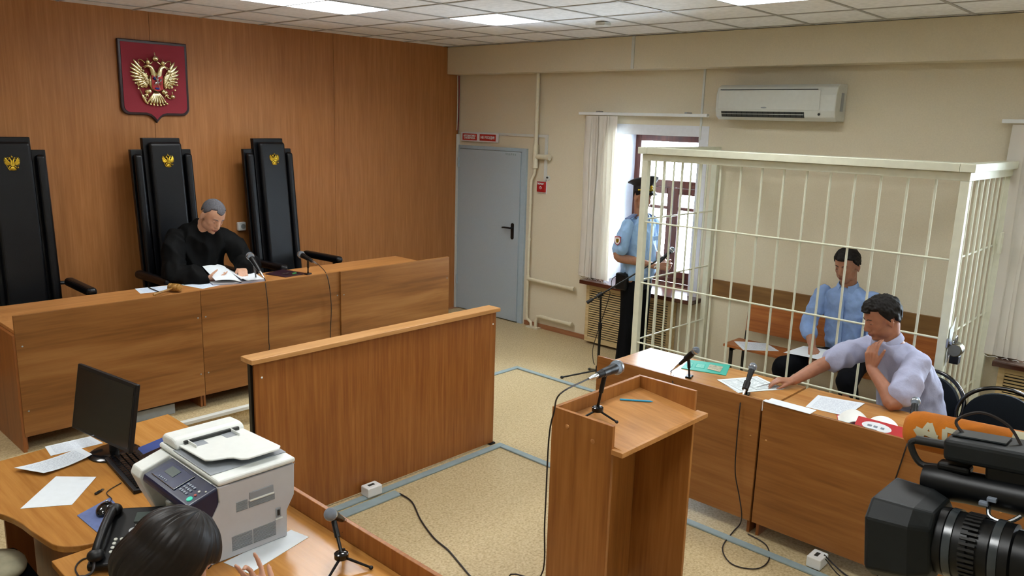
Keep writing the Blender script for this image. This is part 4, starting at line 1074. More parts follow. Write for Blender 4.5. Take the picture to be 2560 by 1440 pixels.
for sx in (-1, 1): shoe(t, (3.12 + sx * .15, 6.5, .14), (0, -1, 0))

# ---------------------------------------------------------------- the officer
OX, OY = 6.47, 4.34
t = person((OX, OY, 0), 'person in a light blue police shirt and peaked cap standing by the window')
H = Head((OX - .045, OY - .045, 1.695), (-.24, -.95, -.16), k=1.0)
m = MB(); H.mass(m)
RSH, LSH = V(OX - .20, OY + .01, 1.445), V(OX + .20, OY - .01, 1.445)
REL, LEL = V(OX - .275, OY + .045, 1.135), V(OX + .255, OY + .0, 1.13)
RW, LW = V(OX - .045, OY - .245, 1.055), V(OX + .12, OY - .25, 1.06)
limb(m, [V(OX, OY + .0, 1.38), V(OX - .02, OY - .015, 1.50), H.p(-.03, 0, -.04)], [.08, .062, .058])
trunk(m, [(V(OX, OY, .90), (.14, 0, 0), (0, .09, 0)), (V(OX, OY, 1.15), (.13, 0, 0), (0, .09, 0)), (V(OX, OY, 1.40), (.15, 0, 0), (0, .08, 0))])
limb(m, [RSH, (RSH + REL) / 2, REL, REL * .6 + RW * .4 + V(-.008, 0, 0), RW], [.042, .045, .043, .043, .029]); limb(m, [LSH, (LSH + LEL) / 2, LEL, LEL * .6 + LW * .4, LW], [.042, .045, .043, .043, .029])
hand(m, RW, (.75, -.55, .02), (.35, .7, -.3), -1, (.55, .6, .65, .7), thumb=(.7, .3)); hand(m, LW, (-.45, -.8, -.12), (-.8, .3, .2), 1, (.55, .6, .65, .7), thumb=(.6, .3))
for sx in (-1, 1): limb(m, [V(OX + sx * .1, OY, .92), V(OX + sx * .11, OY, .5), V(OX + sx * .12, OY + .01, .08)], [.08, .055, .035])
b = fuse(m, 'body', 'skin_officer', t, .0055, 2, H.sculpt, head=H)
H.face_parts(b, .6, skin='skin_officer'); H.hair(b, 'hair_dark', front=.07, side=.005, back=-.05, t=.004, rough=.001)
# shirt
m = MB()
trunk(m, [(V(OX, OY - .0, .90), (.168, 0, 0), (0, .122, 0)), (V(OX, OY - .01, .965), (.185, 0, 0), (0, .138, 0)), (V(OX, OY - .01, 1.03), (.182, 0, 0), (0, .135, 0)), (V(OX, OY - .01, 1.2), (.178, 0, 0), (0, .13, 0)), (V(OX, OY, 1.36), (.185, 0, 0), (0, .122, 0)), (V(OX, OY, 1.45), (.165, 0, 0), (0, .095, 0)), (V(OX, OY, 1.495), (.085, 0, 0), (0, .07, 0))])
for SH, EL in ((RSH, REL), (LSH, LEL)): limb(m, [SH + V(0, 0, -.005), (SH + EL) / 2, SH * .25 + EL * .75], [.056, .066, .070])
fuse(m, 'shirt', 'shirt_officer', t, .0085, 3, folds=(.018, 12, (1, 1, .55)))
collar(t, (OX, OY - .015, 1.505), (0, -.12, 1), (0, -1, 0), .068, 'shirt_officer', .32)
pk = MB()
for sx in (-1, 1):
    pk.obox((OX + sx * .085, OY - .129, 1.30), (1, 0, 0), (0, .05, 1), (0, 1, -.05), .055, .022, .004)
pk.build('pocket_flap', 'shirt_officer', t, bevel=.003)
for sx, SH in ((-1, RSH), (1, LSH)):
    e = MB().obox(SH + V(-sx * .05, -.005, .068), (1, 0, -sx * .30), (0, 1, 0), (sx * .30, 0, 1), .068, .027, .005).build('epaulette', 'epaulette', t, bevel=.004)
    MB().ell(SH + V(-sx * .1, -.005, .088), (.008, .008, .004)).build('button', 'silver', e, smooth=True)
c = (RSH * .52 + REL * .48) + V(-.0795, 0, 0); n_ = V(-1, -.12, .12).normalized(); ay_ = V(.22, .1, 1).normalized(); ax_ = V(0, -1, .0)
sp = [(-.036, .036), (.0, .044), (.036, .036), (.036, -.012), (.022, -.036), (0, -.048), (-.022, -.036), (-.036, -.012)]
pt = MB().prism(sp, c, ax_, ay_, n_, .006).build('sleeve_patch', 'patch_red', t, bevel=.001)
MB().prism([(u * .8, v * .8) for u, v in sp], c + n_ * .006, ax_, ay_, n_, .0015).build('patch_field', 'patch_white', pt)
MB().prism([(u * .45, v * .45 - .004) for u, v in sp], c + n_ * .0075, ax_, ay_, n_, .001).build('patch_emblem', 'brass', pt)
text('ПОЛИЦИЯ', .012, 'sign_red', pt, c + n_ * .0082 + ay_ * .026, ax_, ay_, depth=.0003)
# trousers, belt, holster
m = MB()
trunk(m, [(V(OX, OY, .80), (.172, 0, 0), (0, .128, 0)), (V(OX, OY, .90), (.165, 0, 0), (0, .122, 0)), (V(OX, OY, .965), (.158, 0, 0), (0, .118, 0))])
for sx in (-1, 1): limb(m, [V(OX + sx * .08, OY, .84), V(OX + sx * .095, OY - .005, .5), V(OX + sx * .11, OY + .01, .25), V(OX + sx * .12, OY + .01, .085)], [.105, .088, .078, .085])
tr = fuse(m, 'trousers', 'trousers_black', t, .011, 3, folds=(.008, 6, (1, 1, .5)))
for sx in (): MB().tube([V(OX + sx * .178, OY, .86), V(OX + sx * .186, OY - .005, .5), V(OX + sx * .192, OY + .01, .25), V(OX + sx * .204, OY + .01, .09)], .004, seg=6).build('piping', 'patch_red', tr, smooth=True)
m = MB(); trunk(m, [(V(OX, OY, .935), (.176, 0, 0), (0, .13, 0)), (V(OX, OY, .98), (.176, 0, 0), (0, .13, 0))]); m.build('belt', 'black_leather', t, smooth=True)
m = MB().box(OX - .225, OX - .165, OY - .03, OY + .10, .80, .965); h_ = m.build('holster', 'black_leather', t, bevel=.018, seg=3)
MB().tube([V(OX - .20, OY + .06, .95), V(OX - .235, OY + .12, .90), V(OX - .23, OY + .13, .82), V(OX - .20, OY + .10, .80)], .004, seg=6).build('lanyard', 'black_rubber', h_, smooth=True)
for sx in (-1, 1): shoe(t, (OX + sx * .12, OY + .09, 0), (sx * .15, -1, 0), .29)
# cap
c0 = H.p(-.008, 0, .068); U = (H.u * .97 - H.f * .20).normalized(); Fd = (H.f - U * H.f.dot(U)).normalized(); Ld = U.cross(Fd)
def oval(c, rf, rl, tilt=0, n=36): return [c + Fd * rf * math.cos(a) + Ld * rl * math.sin(a) + U * tilt * math.cos(a) for a in [2 * math.pi * i / n for i in range(n)]]
cp = MB().loft([oval(c0 + U * .046, .107, .089), oval(c0 + U * .066 - Fd * .004, .128, .112, .012), oval(c0 + U * .088 - Fd * .008, .152, .138, .030), oval(c0 + U * .100 - Fd * .008, .152, .140, .034), oval(c0 + U * .112 - Fd * .008, .125, .115, .030), oval(c0 + U * .120, .05, .04, .010)]).build('cap', 'cap_cloth', t, smooth=True)
cp['label'] = 'black peaked cap with a gold cord'
MB().loft([oval(c0 - U * .004, .106, .088), oval(c0 + U * .048, .108, .090)]).build('band', 'cap_cloth', cp, smooth=True)
v = MB(); rings = []
for i in range(15):
    a = -1.15 + 2.3 * i / 14; dr = Fd * math.cos(a) * 1.06 + Ld * math.sin(a) * .88; L_ = .055 * math.cos(a * 1.25) ** .7 if abs(a) < 1.2 else 0
    p0 = c0 + dr * .10 - U * .002; p1 = c0 + dr * (.10 + L_) - U * (.002 + L_ * .75)
    rings.append([p0, p1, p1 + U * .0035, p0 + U * .004])
v.loft(rings); v.build('visor', 'cap_visor', cp, smooth=True)
cr = MB(); cr.tube([c0 + Fd * .109 * math.cos(a) + Ld * .091 * math.sin(a) + U * .008 for a in [-1.3 + 2.6 * i / 12 for i in range(13)]], .005, seg=8); cr.build('gold_cord', 'cord_gold', cp, smooth=True)
for sy in (-1, 1): MB().ell(c0 + Fd * .109 * math.cos(1.3) + Ld * sy * .091 * math.sin(1.3) + U * .008, (.008,) * 3).build('button', 'brass', cp, smooth=True)
MB().ell(c0 + Fd * .112 + U * .032, (.006, .017, .02), Matrix((Fd, Ld, U)).transposed()).build('cap_badge', 'brass', cp, smooth=True)

# ---------------------------------------------------------------- the seated man in the dock
t = person((6.50, 2.28, 0), 'person in a light blue long sleeved shirt seated on the bench inside the dock')
H = Head((6.365, 2.295, 1.325), (-.86, .12, -.30), roll=.03, k=1.10)
m = MB(); H.mass(m)
PV = V(6.50, 2.25, .54)
RSH, LSH = V(6.41, 2.475, 1.085), V(6.43, 2.085, 1.085)
REL, LEL = V(6.33, 2.535, .80), V(6.34, 2.01, .80)
RW, LW = V(6.17, 2.42, .665), V(6.15, 2.13, .665)
limb(m, [V(6.44, 2.28, 1.03), V(6.42, 2.285, 1.15), H.p(-.03, 0, -.04)], [.085, .064, .058])
trunk(m, [(V(6.50, 2.25, .50), (0, .14, 0), (.10, 0, 0)), (V(6.47, 2.26, .8), (0, .13, 0), (.09, 0, 0)), (V(6.44, 2.28, 1.06), (0, .15, 0), (.08, 0, 0))])
limb(m, [RSH, REL, REL * .6 + RW * .4, RW], [.040, .043, .041, .028]); limb(m, [LSH, LEL, LEL * .6 + LW * .4, LW], [.040, .043, .041, .028])
hand(m, RW, (-.62, -.42, -.40), (-.3, -.2, -1), -1, (.2, .25, .3, .35), k=1.05, thumb=(.5, .2)); hand(m, LW, (-.75, .25, -.25), (.0, .4, -1), 1, (.45, .5, .5, .55), k=1.05, thumb=(.6, .3))
RK, LK = V(5.98, 2.57, .515), V(5.95, 2.05, .52)
RF, LF = V(6.08, 2.62, .09), V(6.02, 1.98, .09)
for hp, kn, ft in ((V(6.48, 2.36, .53), RK, RF), (V(6.48, 2.14, .53), LK, LF)): limb(m, [hp, kn, ft], [.055, .04, .025])
b = fuse(m, 'body', 'skin_accused', t, .0055, 2, H.sculpt, head=H)
H.face_parts(b, .62, skin='skin_accused'); H.hair(b, 'hair_dark', front=.066, temple=.045, side=-.01, back=-.06, t=.011, rough=.005, scale=90)
m = MB()
trunk(m, [(V(6.50, 2.25, .555), (0, .175, 0), (.13, 0, 0)), (V(6.49, 2.255, .66), (0, .18, 0), (.135, 0, 0)), (V(6.47, 2.265, .82), (0, .178, 0), (.125, 0, 0)), (V(6.445, 2.275, .98), (0, .19, 0), (.12, 0, 0)), (V(6.43, 2.28, 1.085), (0, .17, 0), (.10, 0, 0)), (V(6.43, 2.285, 1.15), (0, .085, 0), (.07, 0, 0))])
for SH, EL, W_ in ((RSH, REL, RW), (LSH, LEL, LW)): limb(m, [SH + V(0, 0, -.005), (SH + EL) / 2, EL, EL * .62 + W_ * .38], [.060, .065, .062, .056])
fuse(m, 'shirt', 'shirt_accused', t, .0085, 3, folds=(.013, 11, (1, 1, .8)))
collar(t, V(6.415, 2.285, 1.155), (-.2, 0, 1), (-1, .1, 0), .068, 'shirt_accused', .45)
pl = MB(); pl.obox(V(6.318, 2.275, .90), (0, 1, 0), (-.1, 0, 1), (1, 0, .1), .014, .20, .004); pl.build('placket', 'shirt_accused', t, bevel=.003)
m = MB()
trunk(m, [(V(6.49, 2.25, .465), (0, .17, 0), (.14, 0, 0)), (V(6.50, 2.25, .56), (0, .165, 0), (.13, 0, 0)), (V(6.50, 2.25, .62), (0, .155, 0), (.12, 0, 0))])
for hp, kn, ft in ((V(6.46, 2.35, .545), RK, RF), (V(6.46, 2.15, .545), LK, LF)):
    limb(m, [hp, hp * .5 + kn * .5 + V(0, 0, .01), kn + V(.01, 0, -.005)], [.095, .088, .078]); limb(m, [kn, kn * .5 + ft * .5 + V(.02, 0, 0), ft + V(0, 0, .02)], [.076, .068, .058])
fuse(m, 'trousers', 'trousers_dark', t, .011, 3, folds=(.008, 7, (1, 1, 1)))
shoe(t, (6.12, 2.62, 0), (-1, .1, 0)); shoe(t, (6.06, 1.98, 0), (-1, -.05, 0))
m = MB(); trunk(m, [(V(6.50, 2.25, .575), (0, .172, 0), (.135, 0, 0)), (V(6.50, 2.25, .60), (0, .170, 0), (.133, 0, 0))]); m.build('belt', 'black_leather', t, smooth=True)

# ---------------------------------------------------------------- the man at the desk
t = person((5.22, 1.42, 0), 'person in a lavender short sleeved shirt leaning on the desk, hand at his mouth')
H = Head((5.01, 1.56, 1.255), (-.66, .70, -.46), roll=.02, k=1.08)
m = MB(); H.mass(m)
LSH, RSH = V(4.965, 1.30, 1.035), V(5.16, 1.68, 1.03)
LEL, LW = V(4.76, 1.35, .825), V(4.865, 1.54, .975)
REL, RW = V(4.93, 1.86, .905), V(4.73, 1.955, .822)
limb(m, [V(5.10, 1.46, 1.02), V(5.055, 1.515, 1.12), H.p(-.03, 0, -.04)], [.09, .068, .062])
trunk(m, [(V(5.24, 1.38, .50), (.11, .11, 0), (-.09, .09, 0)), (V(5.18, 1.42, .8), (.10, .11, 0), (-.08, .08, 0)), (V(5.10, 1.47, 1.0), (.10, .12, 0), (-.06, .06, 0))])
limb(m, [LSH, LEL + V(.0, 0, 0), LEL * .6 + LW * .4, LW], [.040, .043, .043, .030]); limb(m, [RSH, REL, REL * .62 + RW * .38, RW], [.040, .045, .042, .030])
hand(m, LW, (-.05, .10, 1), (.9, -.35, .1), 1, (.35, .5, .55, .6), k=1.08, thumb=(.45, .25), tcurl=.05)
hand(m, RW, (-.72, .62, .05), (-.1, 0, -1), -1, (.35, .5, .55, .6), k=1.08, thumb=(.35, .45))
for hp, kn, ft in ((V(5.22, 1.5, .53), V(4.86, 1.72, .52), V(4.90, 1.75, .1)), (V(5.22, 1.3, .53), V(4.84, 1.38, .52), V(4.90, 1.36, .1))): limb(m, [hp, kn, ft], [.055, .04, .025])
b = fuse(m, 'body', 'skin_lawyer', t, .0055, 2, H.sculpt, head=H)
H.face_parts(b, .72, skin='skin_lawyer'); H.hair(b, 'hair_dark', front=.066, temple=.056, side=-.022, back=-.075, t=.015, rough=.008, scale=45)
m = MB()
trunk(m, [(V(5.25, 1.37, .52), (.14, .13, 0), (-.115, .12, 0)), (V(5.235, 1.385, .66), (.15, .14, 0), (-.125, .13, 0)), (V(5.19, 1.41, .84), (.14, .14, 0), (-.11, .12, 0)), (V(5.13, 1.45, .98), (.135, .155, 0), (-.095, .10, 0)), (V(5.085, 1.475, 1.055), (.11, .14, 0), (-.08, .085, 0)), (V(5.06, 1.505, 1.115), (.062, .07, 0), (-.06, .065, 0))])
limb(m, [LSH + V(.02, .02, -.005), LSH * .55 + LEL * .45, LSH * .28 + LEL * .72], [.070, .082, .086]); limb(m, [RSH + V(-.01, -.02, 0), RSH * .5 + REL * .5, RSH * .3 + REL * .7], [.070, .077, .078])
fuse(m, 'shirt', 'shirt_lawyer', t, .0085, 3, folds=(.015, 10, (1, 1, .7)))
collar(t, V(5.05, 1.515, 1.115), (-.35, .35, 1), (-.7, .7, 0), .074, 'shirt_lawyer', .4)
m = MB()
trunk(m, [(V(5.25, 1.37, .462), (.14, .13, 0), (-.11, .12, 0)), (V(5.25, 1.37, .58), (.13, .12, 0), (-.10, .11, 0))])
for hp, kn, ft in ((V(5.2, 1.47, .54), V(4.86, 1.72, .52), V(4.90, 1.75, .1)), (V(5.2, 1.28, .54), V(4.84, 1.38, .52), V(4.90, 1.36, .1))):
    limb(m, [hp, kn], [.095, .078]); limb(m, [kn, ft + V(0, 0, .02)], [.074, .058])
fuse(m, 'trousers', 'trousers_dark', t, .012, 3, folds=(.006, 7, (1, 1, 1)))
shoe(t, (4.94, 1.75, 0), (-1, .2, 0)); shoe(t, (4.94, 1.36, 0), (-1, .1, 0))
wt = MB(); 
p = thing('stylus_pen', RW, 'thin grey pen in the outstretched hand over the printed drawing', 'pen')
MB().cyl((4.655, 2.035, .81), (4.535, 2.10, .7865), .0038, .0022, seg=8).build('barrel', 'steel', p, smooth=True)

# ---------------------------------------------------------------- the person at the clerk desk
t = person((.56, 1.70, 0), 'person with dark hair seen from above at the printer desk, fingers raised')
H = Head((.765, 1.865, 1.245), (.78, -.12, -.62), k=1.0)
m = MB(); H.mass(m)
limb(m, [V(.60, 1.80, 1.10), V(.63, 1.80, 1.20), H.p(-.03, 0, -.04)], [.08, .056, .055])
trunk(m, [(V(.52, 1.78, .50), (0, .14, 0), (.1, 0, 0)), (V(.55, 1.79, .85), (0, .12, 0), (.09, 0, 0)), (V(.58, 1.80, 1.1), (0, .14, 0), (.08, 0, 0))])
RSH, LSH = V(.60, 1.62, 1.08), V(.58, 1.98, 1.08)
REL, LEL = V(.86, 1.70, .84), V(.78, 2.14, .86)
RW, LW = V(1.035, 1.905, .955), V(.95, 2.25, .80)
limb(m, [RSH, REL, RW], [.045, .038, .026]); limb(m, [LSH, LEL, LW], [.045, .038, .026])
hand(m, RW, (.1, .42, .22), (-.55, -.1, .8), -1, (.35, .75, .45, .7), thumb=(.6, .3), spread=.12); hand(m, LW, (.8, .2, -.1), (0, 0, -1), 1)
for sy in (-1, 1): limb(m, [V(.52, 1.79 + sy * .1, .52), V(.93, 1.79 + sy * .13, .53), V(.95, 1.79 + sy * .13, .1)], [.08, .06, .04])
b = fuse(m, 'body', 'skin_clerk', t, .0055, 2, H.sculpt, head=H)
H.face_parts(b, .8, skin='skin_clerk')
# long straight hair falling from the crown
hm = MB(); nT, nP = 150, 40; rings = []
for i in range(nP + 1):
    th = .02 + (math.pi * .86) * i / nP; ring = []
    for j in range(nT):
        ph = 2 * math.pi * j / nT; cx, cy, cz = math.sin(th) * math.cos(ph), math.sin(th) * math.sin(ph), math.cos(th)
        az = math.atan2(abs(cy), cx); fr = min(max((1.05 - az) / .35, 0), 1)
        x, y, z = .104 * cx - .014, .086 * cy, .098 * cz + .034
        if cz < 0: k2 = -cz; x = x * (1 + .35 * k2) - .02 * k2; y *= 1 + .25 * k2; z = .034 - .125 * k2
        st = .004 * noise.noise(Vector((math.cos(ph) * 13, math.sin(ph) * 13, th * 1.1))) + .003 * noise.noise(Vector((math.cos(ph) * 34, math.sin(ph) * 34, th * .8)))
        tt = .012 + st * min(1, th * 2)
        if fr > 0 and z < .052: tt = tt * (1 - fr) - .02 * fr * min(1, (.052 - z) / .012)
        q = Vector((cx, cy, cz))
        ring.append(H.p(x + q.x * tt, y + q.y * tt, z + q.z * tt))
    rings.append(ring)
hm.loft(rings); hm.build('hair', 'hair_brown', b, smooth=True, angle=180)
m = MB()
trunk(m, [(V(.52, 1.78, .50), (0, .18, 0), (.13, 0, 0)), (V(.54, 1.785, .8), (0, .16, 0), (.12, 0, 0)), (V(.58, 1.80, 1.0), (0, .17, 0), (.11, 0, 0)), (V(.60, 1.80, 1.10), (0, .15, 0), (.08, 0, 0)), (V(.61, 1.80, 1.15), (0, .07, 0), (.06, 0, 0))])
for SH, EL in ((RSH, REL), (LSH, LEL)): limb(m, [SH, SH * .4 + EL * .6], [.065, .060])
fuse(m, 'blouse', 'shirt_clerk', t, .011, 3, folds=(.007, 8, (1, 1, .8)))
m = MB(); trunk(m, [(V(.52, 1.78, .462), (0, .18, 0), (.14, 0, 0)), (V(.52, 1.78, .56), (0, .17, 0), (.12, 0, 0))])
for sy in (-1, 1): limb(m, [V(.55, 1.79 + sy * .09, .53), V(.92, 1.79 + sy * .13, .535)], [.09, .075]); limb(m, [V(.92, 1.79 + sy * .13, .53), V(.95, 1.79 + sy * .13, .12)], [.07, .055])
fuse(m, 'trousers', 'trousers_dark', t, .013, 3)
for sy in (-1, 1): shoe(t, (.90, 1.79 + sy * .13, 0), (1, 0, 0), .25)
# ================================================================== MICROPHONES
def microphone(head, tail, label, cord=None, kind='grille', k=1.0):
    """handheld microphone from the middle of the grille ball to the end of the plug"""
    head, tail = Vector(head), Vector(tail); d = (tail - head).normalized()
    t = thing('microphone', head, label, 'microphone')
    g = MB(); g.lathe(head, d, [(-.0255 * k, .003), (-.023 * k, .012 * k), (-.016 * k, .0205 * k), (-.006 * k, .0252 * k), (.004 * k, .0258 * k), (.014 * k, .0235 * k), (.026 * k, .0185 * k)], 20); g.build('grille', kind, t, smooth=True)
    b = MB(); b.lathe(head, d, [(.001, .0262 * k), (.008 * k, .0262 * k)], 20); b.build('ring', 'silver', t, smooth=True)
    b = MB(); b.lathe(head, d, [(.026 * k, .0188 * k), (.034 * k, .0195 * k), (.05 * k, .0172 * k), (.16 * k, .0115 * k), (.165 * k, .009 * k)], 18); b.build('handle', 'black_plastic', t, smooth=True)
    b = MB(); b.lathe(head, d, [(.165 * k, .0085 * k), (.20 * k, .0085 * k), (.205 * k, .0065 * k), (.23 * k, .0045 * k)], 14); b.build('plug', 'silver' if k else '', t, smooth=True)
    if cord:
        e = head + d * .225 * k
        c = MB(); c.tube([e, e + d * .03] + [Vector(q) for q in cord], .0036, seg=6); c.build('cord', 'cord_black', t, smooth=True)
    return t
def table_stand(base, top, d, label, tripod=False, spread=.09, group=None):
    base, top = Vector(base), Vector(top); t = thing('microphone_stand', base, label, 'microphone stand', group)
    if tripod:
        MB().lathe(base + V(0, 0, .035), (0, 0, 1), [(0, .016), (.004, .026), (.022, .026), (.028, .018)], 20).build('hub', 'black_gloss', t, smooth=True)
        for a in tripod:
            q = base + V(math.cos(a) * spread, math.sin(a) * spread, .007); m = MB(); m.cyl(base + V(0, 0, .045), q, .0055, .0045, seg=8); l = m.build('leg', 'black_metal', t, smooth=True)
            MB().ell(q, (.008, .008, .0075)).build('foot', 'black_rubber', l, smooth=True)
        s0 = base + V(0, 0, .06)
    else:
        MB().obox(base + V(0, 0, .006), (1, .3, 0), (-.3, 1, 0), (0, 0, 1), .03, .02, .006).build('base', 'black_metal', t, bevel=.003); s0 = base + V(0, 0, .01)
    MB().cyl(s0, top, .0065, seg=12).build('stem', 'black_metal', t, smooth=True)
    MB().cyl(s0 + (top - s0) * .45, top, .0105, seg=12).build('sleeve', 'black_plastic', t, smooth=True)
    d = Vector(d).normalized(); c = MB(); c.cyl(top - d * .025 + V(0, 0, .012), top + d * .03 + V(0, 0, .012), .0205, .019, seg=14); c.build('clip', 'black_plastic', t, smooth=True)
    return t
def stood(base, head, tail, lab_m, lab_s, cord=None, clip=.45, tripod=False, spread=.09, kind='grille', k=1.0):
    head, tail = Vector(head), Vector(tail); d = (tail - head).normalized(); k = min(max((tail - head).length / .23, .95), 1.3); top = head + d * .205 * clip * k - V(0, 0, .012)
    microphone(head, tail, lab_m, cord, kind, k); table_stand(base, top, d, lab_s, tripod, spread)
# judge bench
h1 = at(625, 640, y=6.10); t1 = at(660, 695, y=5.84)
stood(at(640, 698, z=.963), h1, t1, 'silver headed microphone in front of the judge, above his open file', 'small black stand under the microphone beside the open file',
      [at(664, 712, y=5.635), at(670, 770, y=5.63), at(672, 850, y=5.63), at(672, 880, y=5.63), (3.10, 5.63, .16), (3.12, 5.60, .146)], clip=.35)
h2 = at(752, 636, y=6.2); t2 = at(806, 668, y=5.82)
stood(at(770, 686, z=.963), h2, t2, 'silver headed microphone on the bench to the right of the dark folder', 'small black stand under the microphone right of the dark folder',
      [at(818, 690, y=5.635), at(828, 760, y=5.63), at(826, 838, y=5.63), (3.78, 5.63, .3), (3.80, 5.60, .146)], clip=.5)
# lectern
lz = lambda y: za + (y - yf + .045) / (yb - .019 - yf + .045) * (zb - za)
h3 = at(1543, 918, y=2.02); t3 = at(1428, 965, y=1.93)
stood((2.765, 2.02, lz(2.02)), h3, t3, 'large black microphone with a grey mesh head on the lectern', 'black tripod table stand holding the microphone on the lectern',
      [at(1400, 985, y=1.92), at(1385, 1030, x=2.50), at(1372, 1100, x=2.50), at(1362, 1300, x=2.48), at(1352, 1440, x=2.48), (2.45, 2.25, .30), (2.4, 2.1, .02), (2.3, 1.8, .008)], clip=.5, tripod=(2.7, 4.95, .7), spread=.095)
# desks at the right
stood((4.40, 2.50, .782), at(1740, 876, y=2.47), at(1690, 918, y=2.60), 'black microphone beside the teal booklet on the right hand desk', 'small black stand under the microphone beside the teal booklet',
      [at(1684, 935, y=2.63), at(1681, 950, x=4.17), at(1679, 985, x=4.14), (4.13, 2.62, .5), (4.13, 2.6, .02)], clip=.35)
stood((4.36, 2.08, .782), at(1882, 917, x=4.44), at(1856, 992, x=4.27), 'black microphone over the printed drawing on the right hand desk', 'small black stand under the microphone at the printed drawing',
      [at(1850, 1015, x=4.14), at(1842, 1100, x=4.13), at(1838, 1180, x=4.13), at(1848, 1240, x=4.12), at(1854, 1285, x=4.10), at(1850, 1310, z=.02), at(1832, 1330, z=.006), at(1806, 1370, z=.006), at(1830, 1410, z=.006), at(1890, 1422, z=.006), at(1922, 1400, z=.006), at(1915, 1362, z=.006), at(1870, 1335, z=.006)], clip=.7)
stood((4.36, 1.13, .782), at(2289, 1003, x=4.45), at(2279, 1075, x=4.30), 'grey microphone standing upright just behind the orange foam', 'small stand under the grey microphone behind the orange foam',
      [at(2268, 1110, x=4.14), at(2255, 1150, x=4.13), at(2235, 1210, x=4.13), at(2228, 1240, x=4.13), (4.13, 1.15, .05), (4.1, 1.3, .008), (4.13, 1.42, .06)], clip=.45)
# clerk desk
stood((1.53, 2.235, .75), at(826, 1286, x=1.53), at(852, 1297, x=1.62), 'round grey microphone on a tripod stand by the printer desk rail', 'black tripod table stand with a chrome hub by the desk rail',
      [at(858, 1330, x=1.66), at(862, 1342, x=1.68), (1.72, 2.2, .6), (1.72, 2.2, .1), (1.74, 2.25, .008)], clip=.18, tripod=(3.6, 5.4, .9), spread=.11)
# boom stand by the officer
t = thing('boom_stand', (5.80, 4.26, 0), 'tall black boom microphone stand between the officer and the low partition', 'microphone stand')
P0 = V(5.80, 4.26, 0); jt = at(1503, 742, x=5.80); J = V(5.80, 4.27, jt.z)
MB().cyl(P0 + V(0, 0, .10), P0 + V(0, 0, .55), .013).build('lower_tube', 'black_metal', t, smooth=True)
MB().cyl(P0 + V(0, 0, .5), J, .009).build('upper_tube', 'black_metal', t, smooth=True)
MB().cyl(P0 + V(0, 0, .51), P0 + V(0, 0, .57), .018).build('clutch', 'black_plastic', t, smooth=True)
MB().cyl(P0 + V(0, 0, .07), P0 + V(0, 0, .15), .022).build('hub', 'black_plastic', t, smooth=True)
for q in (at(1405, 943, z=.012), at(1560, 985, z=.012), (6.02, 4.52, .012)):
    q = Vector(q); l = MB().cyl(P0 + V(0, 0, .11), q, .008, seg=10).build('leg', 'black_metal', t, smooth=True); MB().ell(q, (.017, .017, .013)).build('foot', 'black_rubber', l, smooth=True)
A_ = at(1467, 757, x=5.70); B_ = at(1672, 634, x=6.24)
dd = (B_ - A_).normalized(); cl = A_ + dd * max(0, (J - A_).dot(dd)); 
MB().cyl(A_, B_, .0075).build('boom', 'black_metal', t, smooth=True); MB().cyl(A_, A_ + dd * .055, .016).build('counterweight', 'black_rubber', t, smooth=True)
MB().cyl(cl - dd * .03, cl + dd * .03, .022).build('clamp', 'black_plastic', t, smooth=True)
MB().cyl(J - V(0, 0, .02), (cl.x, cl.y, cl.z), .012).build('swivel', 'black_plastic', t, smooth=True)
c = MB(); c.tube([A_ + dd * .2, (A_ + dd * .25) - V(0, 0, .05), P0 + V(-.01, .01, .5), P0 + V(-.04, .04, .32), P0 + V(-.05, .02, .2), P0 + V(-.01, .03, .16)], .0035, seg=6); c.build('cord', 'cord_black', t, smooth=True)
hm_ = at(1680, 624, x=6.26); microphone(hm_, hm_ - (B_ - A_).normalized() * .18 - V(0, 0, .07), 'black microphone at the end of the boom in front of the officer')

# ================================================================== PAPERS
def sheet(name, quad, label, mat='printed_paper', th=.0012, cat='paper', curl=None, group=None, top=None, nu=8):
    """thin sheet over four corners (first edge = top of the page), optional curl: function (u, v) -> height"""
    q = [Vector(p) for p in quad]; m = MB(); vs = []; uv = []
    for lay in (0, 1):
        for j in range(nu + 1):
            for i in range(nu + 1):
                u, v = i / nu, j / nu; p = (q[0] * (1 - u) + q[1] * u) * v + (q[3] * (1 - u) + q[2] * u) * (1 - v)
                z = (curl(u, v) if curl else 0) + (th if lay else 0); vs.append(p + V(0, 0, z)); uv.append((u, v))
    K = (nu + 1) ** 2; fs = []
    for j in range(nu):
        for i in range(nu):
            a = j * (nu + 1) + i; b = a + 1; c = b + nu + 1; d = a + nu + 1
            fs += [(a, d, c, b), (K + a, K + b, K + c, K + d)]
    rim = [i for i in range(nu + 1)] + [j * (nu + 1) + nu for j in range(1, nu + 1)] + [nu * (nu + 1) + i for i in range(nu - 1, -1, -1)] + [j * (nu + 1) for j in range(nu - 1, 0, -1)]
    for a, b in zip(rim, rim[1:] + rim[:1]): fs.append((a, b, K + b, K + a))
    L = q[0].copy(); m.v = [tuple(p - L) for p in vs]; m.f = fs; m.uv = uv
    o = m.build(name, mat); o.location = L
    if label: tag(o, label, cat, group)
    return o
def rect(cx, cy, z, w, h, rz):
    c, s = math.cos(rz), math.sin(rz)
    return [(cx + x * c - y * s, cy + x * s + y * c, z) for x, y in ((-w / 2, h / 2), (w / 2, h / 2), (w / 2, -h / 2), (-w / 2, -h / 2))]
A4 = (.21, .297)
JZ = .9632
P1 = at(337, 722, z=JZ)
sheet('paper_sheet', [P1, P1 + V(.30, -.045, 0), P1 + V(.26, -.25, 0), P1 + V(-.04, -.205, 0)], 'white sheet under the gavel and black pen on the judge bench', 'handwritten_paper')
P1 = at(452, 712, z=JZ + .0004)
